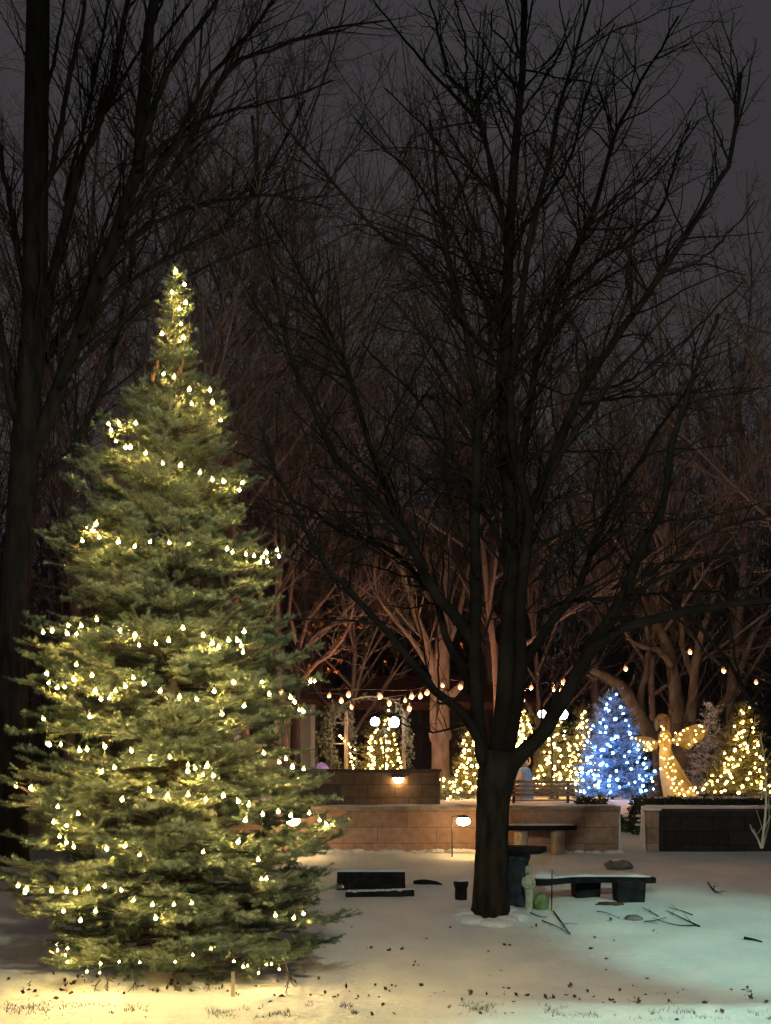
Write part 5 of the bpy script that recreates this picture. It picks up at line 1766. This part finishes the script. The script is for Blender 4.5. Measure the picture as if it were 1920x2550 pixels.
tip = b0_ + np.stack([rng.normal(0, 0.02, len(xs)), rng.normal(0, 0.02, len(xs)), h], 1)
g = G()
X = np.stack([b0_ - [0.003, 0, 0], b0_ + [0.003, 0, 0], tip], 1)
g.add(X, None, np.arange(len(xs) * 3).reshape(-1, 3))
tag(g.build('grass', M['grass'], None, origin=(0, 14.7, 0)), 'sparse grass blades showing through the thin snow along the verge', 'grass', kind='stuff')

# ------------------------------------------------------------------ buildings behind
hs0 = thing('garden_house', 'pale sided little house with a white corner board behind the spruce', 'house', (X_(650, 36), 37.5, 1.6))
g = G()
zt_ = Z_(1752, 36)
xa, xb = X_(505, 36), X_(783, 36)
for i in range(12):
    za = 1.58 + (zt_ - 1.58) * i / 12
    zb = 1.58 + (zt_ - 1.58) * (i + 1) / 12
    g.add([(xa, 36.0 - 0.025, za), (xb, 36.0 - 0.025, za), (xb, 36.0, zb), (xa, 36.0, zb)], [(0, 1, 2, 3)])
    g.add([(xa, 36.0 - 0.025, za), (xb, 36.0 - 0.025, za), (xb, 36.0, za), (xa, 36.0, za)], [(0, 1, 2, 3)])
g.box(((xa + xb) / 2, 37.52, (1.58 + zt_) / 2), (xb - xa, 3.0, zt_ - 1.58))
g.build('wall', M['siding'], hs0)
g = G()
g.box((X_(779, 36), 35.955, (1.58 + zt_) / 2), (0.10, 0.05, zt_ - 1.58))
g.build('corner_board', M['white_paint'], hs0, bevel=0.004)
g = G()
rz_ = Z_(1640, 36)
g.add([(xa - 0.3, 35.6, zt_ - 0.04), (xb + 0.12, 35.6, zt_ - 0.04), (xb + 0.12, 37.5, rz_), (xa - 0.3, 37.5, rz_), (xa - 0.3, 39.4, zt_ - 0.04), (xb + 0.12, 39.4, zt_ - 0.04),
       (xa - 0.3, 35.6, zt_ + 0.08), (xb + 0.12, 35.6, zt_ + 0.08), (xb + 0.12, 37.5, rz_ + 0.12), (xa - 0.3, 37.5, rz_ + 0.12), (xa - 0.3, 39.4, zt_ + 0.08), (xb + 0.12, 39.4, zt_ + 0.08)],
      [(0, 3, 2, 1), (3, 4, 5, 2), (6, 7, 8, 9), (9, 8, 11, 10), (0, 1, 7, 6), (4, 10, 11, 5)])
g.build('roof', M['roof'], hs0)
g = G()
g.box((X_(640, 36), 35.96, Z_(1820, 36)), (0.9, 0.04, 0.7))
wn = g.build('window', M['white_paint'], hs0, bevel=0.004)
g = G()
g.box((X_(640, 36), 35.935, Z_(1820, 36)), (0.78, 0.02, 0.58))
g.build('pane', M['dark_wall'], wn)

pv = thing('garden_pavilion', 'low dark pavilion with a brown roof edge behind the arch and orange bulbs', 'pavilion', (X_(1060, 38), 40, 1.6))
xa, xb = X_(795, 38), X_(1330, 38)
zt_ = Z_(1768, 38)
g = G()
g.box(((xa + xb) / 2, 39.5, (1.55 + zt_) / 2), (xb - xa, 3.0, zt_ - 1.55))
g.build('wall', M['dark_wall'], pv)
g = G()
rz_ = Z_(1690, 38)
ra, rb = xa - 0.1, xb + 0.1
g.add([(ra, 37.2, zt_ - 0.02), (rb, 37.2, zt_ - 0.02), (rb - 1.0, 39.5, rz_), (ra + 1.0, 39.5, rz_), (ra, 41.6, zt_ - 0.02), (rb, 41.6, zt_ - 0.02),
       (ra, 37.2, zt_ + 0.16), (rb, 37.2, zt_ + 0.16), (rb - 1.0, 39.5, rz_ + 0.16), (ra + 1.0, 39.5, rz_ + 0.16), (ra, 41.6, zt_ + 0.16), (rb, 41.6, zt_ + 0.16)],
      [(0, 3, 2, 1), (3, 4, 5, 2), (6, 7, 8, 9), (9, 8, 11, 10), (0, 1, 7, 6), (4, 10, 11, 5), (0, 6, 9, 3), (3, 9, 10, 4), (1, 2, 8, 7), (2, 5, 11, 8)])
g.build('roof', M['roof'], pv)
for px in (800, 890, 1045, 1210, 1320):
    g = G()
    g.box((X_(px, 37.4), 37.4, (1.55 + zt_) / 2), (0.12, 0.12, zt_ - 1.55))
    g.build('post', M['dark_wall'], pv, bevel=0.006)

fb_ = thing('apartment_building', 'dark distant building showing two narrow columns of pale teal windows', 'building', (X_(720, 75), 78, 1.2))
g = G()
xa, xb = X_(180, 75), X_(1290, 75)
zt_ = Z_(1350, 75)
g.box(((xa + xb) / 2, 79, (0.8 + zt_) / 2), (xb - xa, 8, zt_ - 0.8))
g.build('wall', M['far_wall'], fb_)
g = G()
g.box(((xa + xb) / 2, 79, zt_ + 0.12), (xb - xa + 0.5, 8.5, 0.24))
g.build('roof', M['far_wall'], fb_)
for (px, y0, y1, w_) in ((280, 1434, 1450, 12), (301, 1478, 1498, 13), (300, 1503, 1524, 16), (300, 1530, 1550, 14), (1164, 1388, 1418, 9), (1165, 1422, 1452, 9), (1165, 1456, 1478, 8), (1167, 1482, 1500, 8), (1206, 1375, 1386, 12)):
    g = G()
    c = W(px, (y0 + y1) / 2, 74.95)
    g.box(c, (w_ * 75 / F, 0.12, (y1 - y0) * 75 / F))
    g.build('window', M['window_lit'], fb_)

# ------------------------------------------------------------------ ground sheet
xs = np.unique(np.concatenate([np.linspace(-400, -30, 14), np.linspace(-30, -7, 40), np.arange(-7, 7.01, 0.055), np.linspace(7, 30, 40), np.linspace(30, 400, 14), [3.69, 3.71, 4.03, 4.05]]))
ys = np.unique(np.concatenate([np.linspace(-200, 10, 20), np.arange(10, 13.5, 0.15), np.arange(13.5, 25.0, 0.05), np.arange(25.0, 25.5, 0.04), np.arange(25.5, 30, 0.1), np.linspace(30, 60, 30), np.linspace(60, 600, 16)]))
XX, YY = np.meshgrid(xs, ys)
ZZ = ground_z(XX, YY)
nx, ny = len(xs), len(ys)
g = G()
i = np.arange(ny - 1)[:, None] * nx
j = np.arange(nx - 1)[None]
q = np.stack([i + j, i + j + 1, i + nx + j + 1, i + nx + j], -1).reshape(-1, 4)
g.add(np.stack([XX, YY, ZZ], -1).reshape(-1, 3), q)
tag(g.build('snowy_ground', M['snow'], None, smooth=True), 'snow covered lawn rising gently to the terrace', None, kind='structure')

# ------------------------------------------------------------------ night sky
w = bpy.data.worlds.new('World')
SC.world = w
w.use_nodes = True
nt = w.node_tree
bg = nt.nodes['Background']
tc = nt.nodes.new('ShaderNodeTexCoord')
no = nt.nodes.new('ShaderNodeTexNoise')
no.inputs['Scale'].default_value = 3.0
no.inputs['Detail'].default_value = 4
nt.links.new(tc.outputs['Generated'], no.inputs['Vector'])
cr = nt.nodes.new('ShaderNodeValToRGB')
cr.color_ramp.elements[0].position = 0.3
cr.color_ramp.elements[0].color = (0.035, 0.0325, 0.0365, 1)
cr.color_ramp.elements[1].position = 0.7
cr.color_ramp.elements[1].color = (0.048, 0.045, 0.0475, 1)
nt.links.new(no.outputs['Fac'], cr.inputs['Fac'])
nt.links.new(cr.outputs['Color'], bg.inputs['Color'])
bg.inputs['Strength'].default_value = 1.0


# ------------------------------------------------------------------ street lamps in front of the lawn (out of frame)
def lamp(name, kind, loc, target, power, color, size=0.15, spot=60, blend=0.4):
    l = bpy.data.lights.new(name, kind)
    l.energy = power
    l.color = color
    l.shadow_soft_size = size
    if kind == 'SPOT':
        l.spot_size = math.radians(spot)
        l.spot_blend = blend
    o = bpy.data.objects.new(name, l)
    COL.objects.link(o)
    o.location = loc
    v = Vector(target) - Vector(loc)
    o.rotation_euler = v.to_track_quat('-Z', 'Y').to_euler()
    return o


lamp('street_lamp_light', 'SPOT', (0.5, 5.0, 7.5), (0.5, 10.0, 0), 2800, (0.97, 0.98, 0.77), 0.3, 148, 0.35)
lamp('street_lamp_light', 'SPOT', (9.0, 7.0, 7.5), (4.45, 17.7, 0.2), 5600, (0.50, 1.0, 0.82), 0.2, 20, 0.65)
lamp('street_lamp_light', 'SPOT', (4.6, 3.0, 7.0), (3.8, 7.8, 0.0), 9500, (0.50, 1.0, 0.82), 0.15, 54, 0.22)

# ------------------------------------------------------------------ camera and render settings
cam = bpy.data.cameras.new('camera')
co = bpy.data.objects.new('camera', cam)
COL.objects.link(co)
co.location = (0, 0, CZ)
co.rotation_euler = (math.radians(90), 0, 0)
cam.sensor_fit = 'HORIZONTAL'
cam.sensor_width = 36
cam.lens = F / 1920 * 36
cam.shift_x = 0
cam.shift_y = (HZ - 1275) / 1920.0
cam.clip_end = 2000
cam.clip_start = 0.1
SC.camera = co
SC.view_settings.view_transform = 'Standard'
SC.view_settings.look = 'None'
SC.view_settings.exposure = 0
SC.view_settings.gamma = 1
SC.cycles.use_denoising = True
SC.cycles.max_bounces = 6
SC.cycles.sample_clamp_indirect = 4.0
SC.cycles.use_light_tree = True
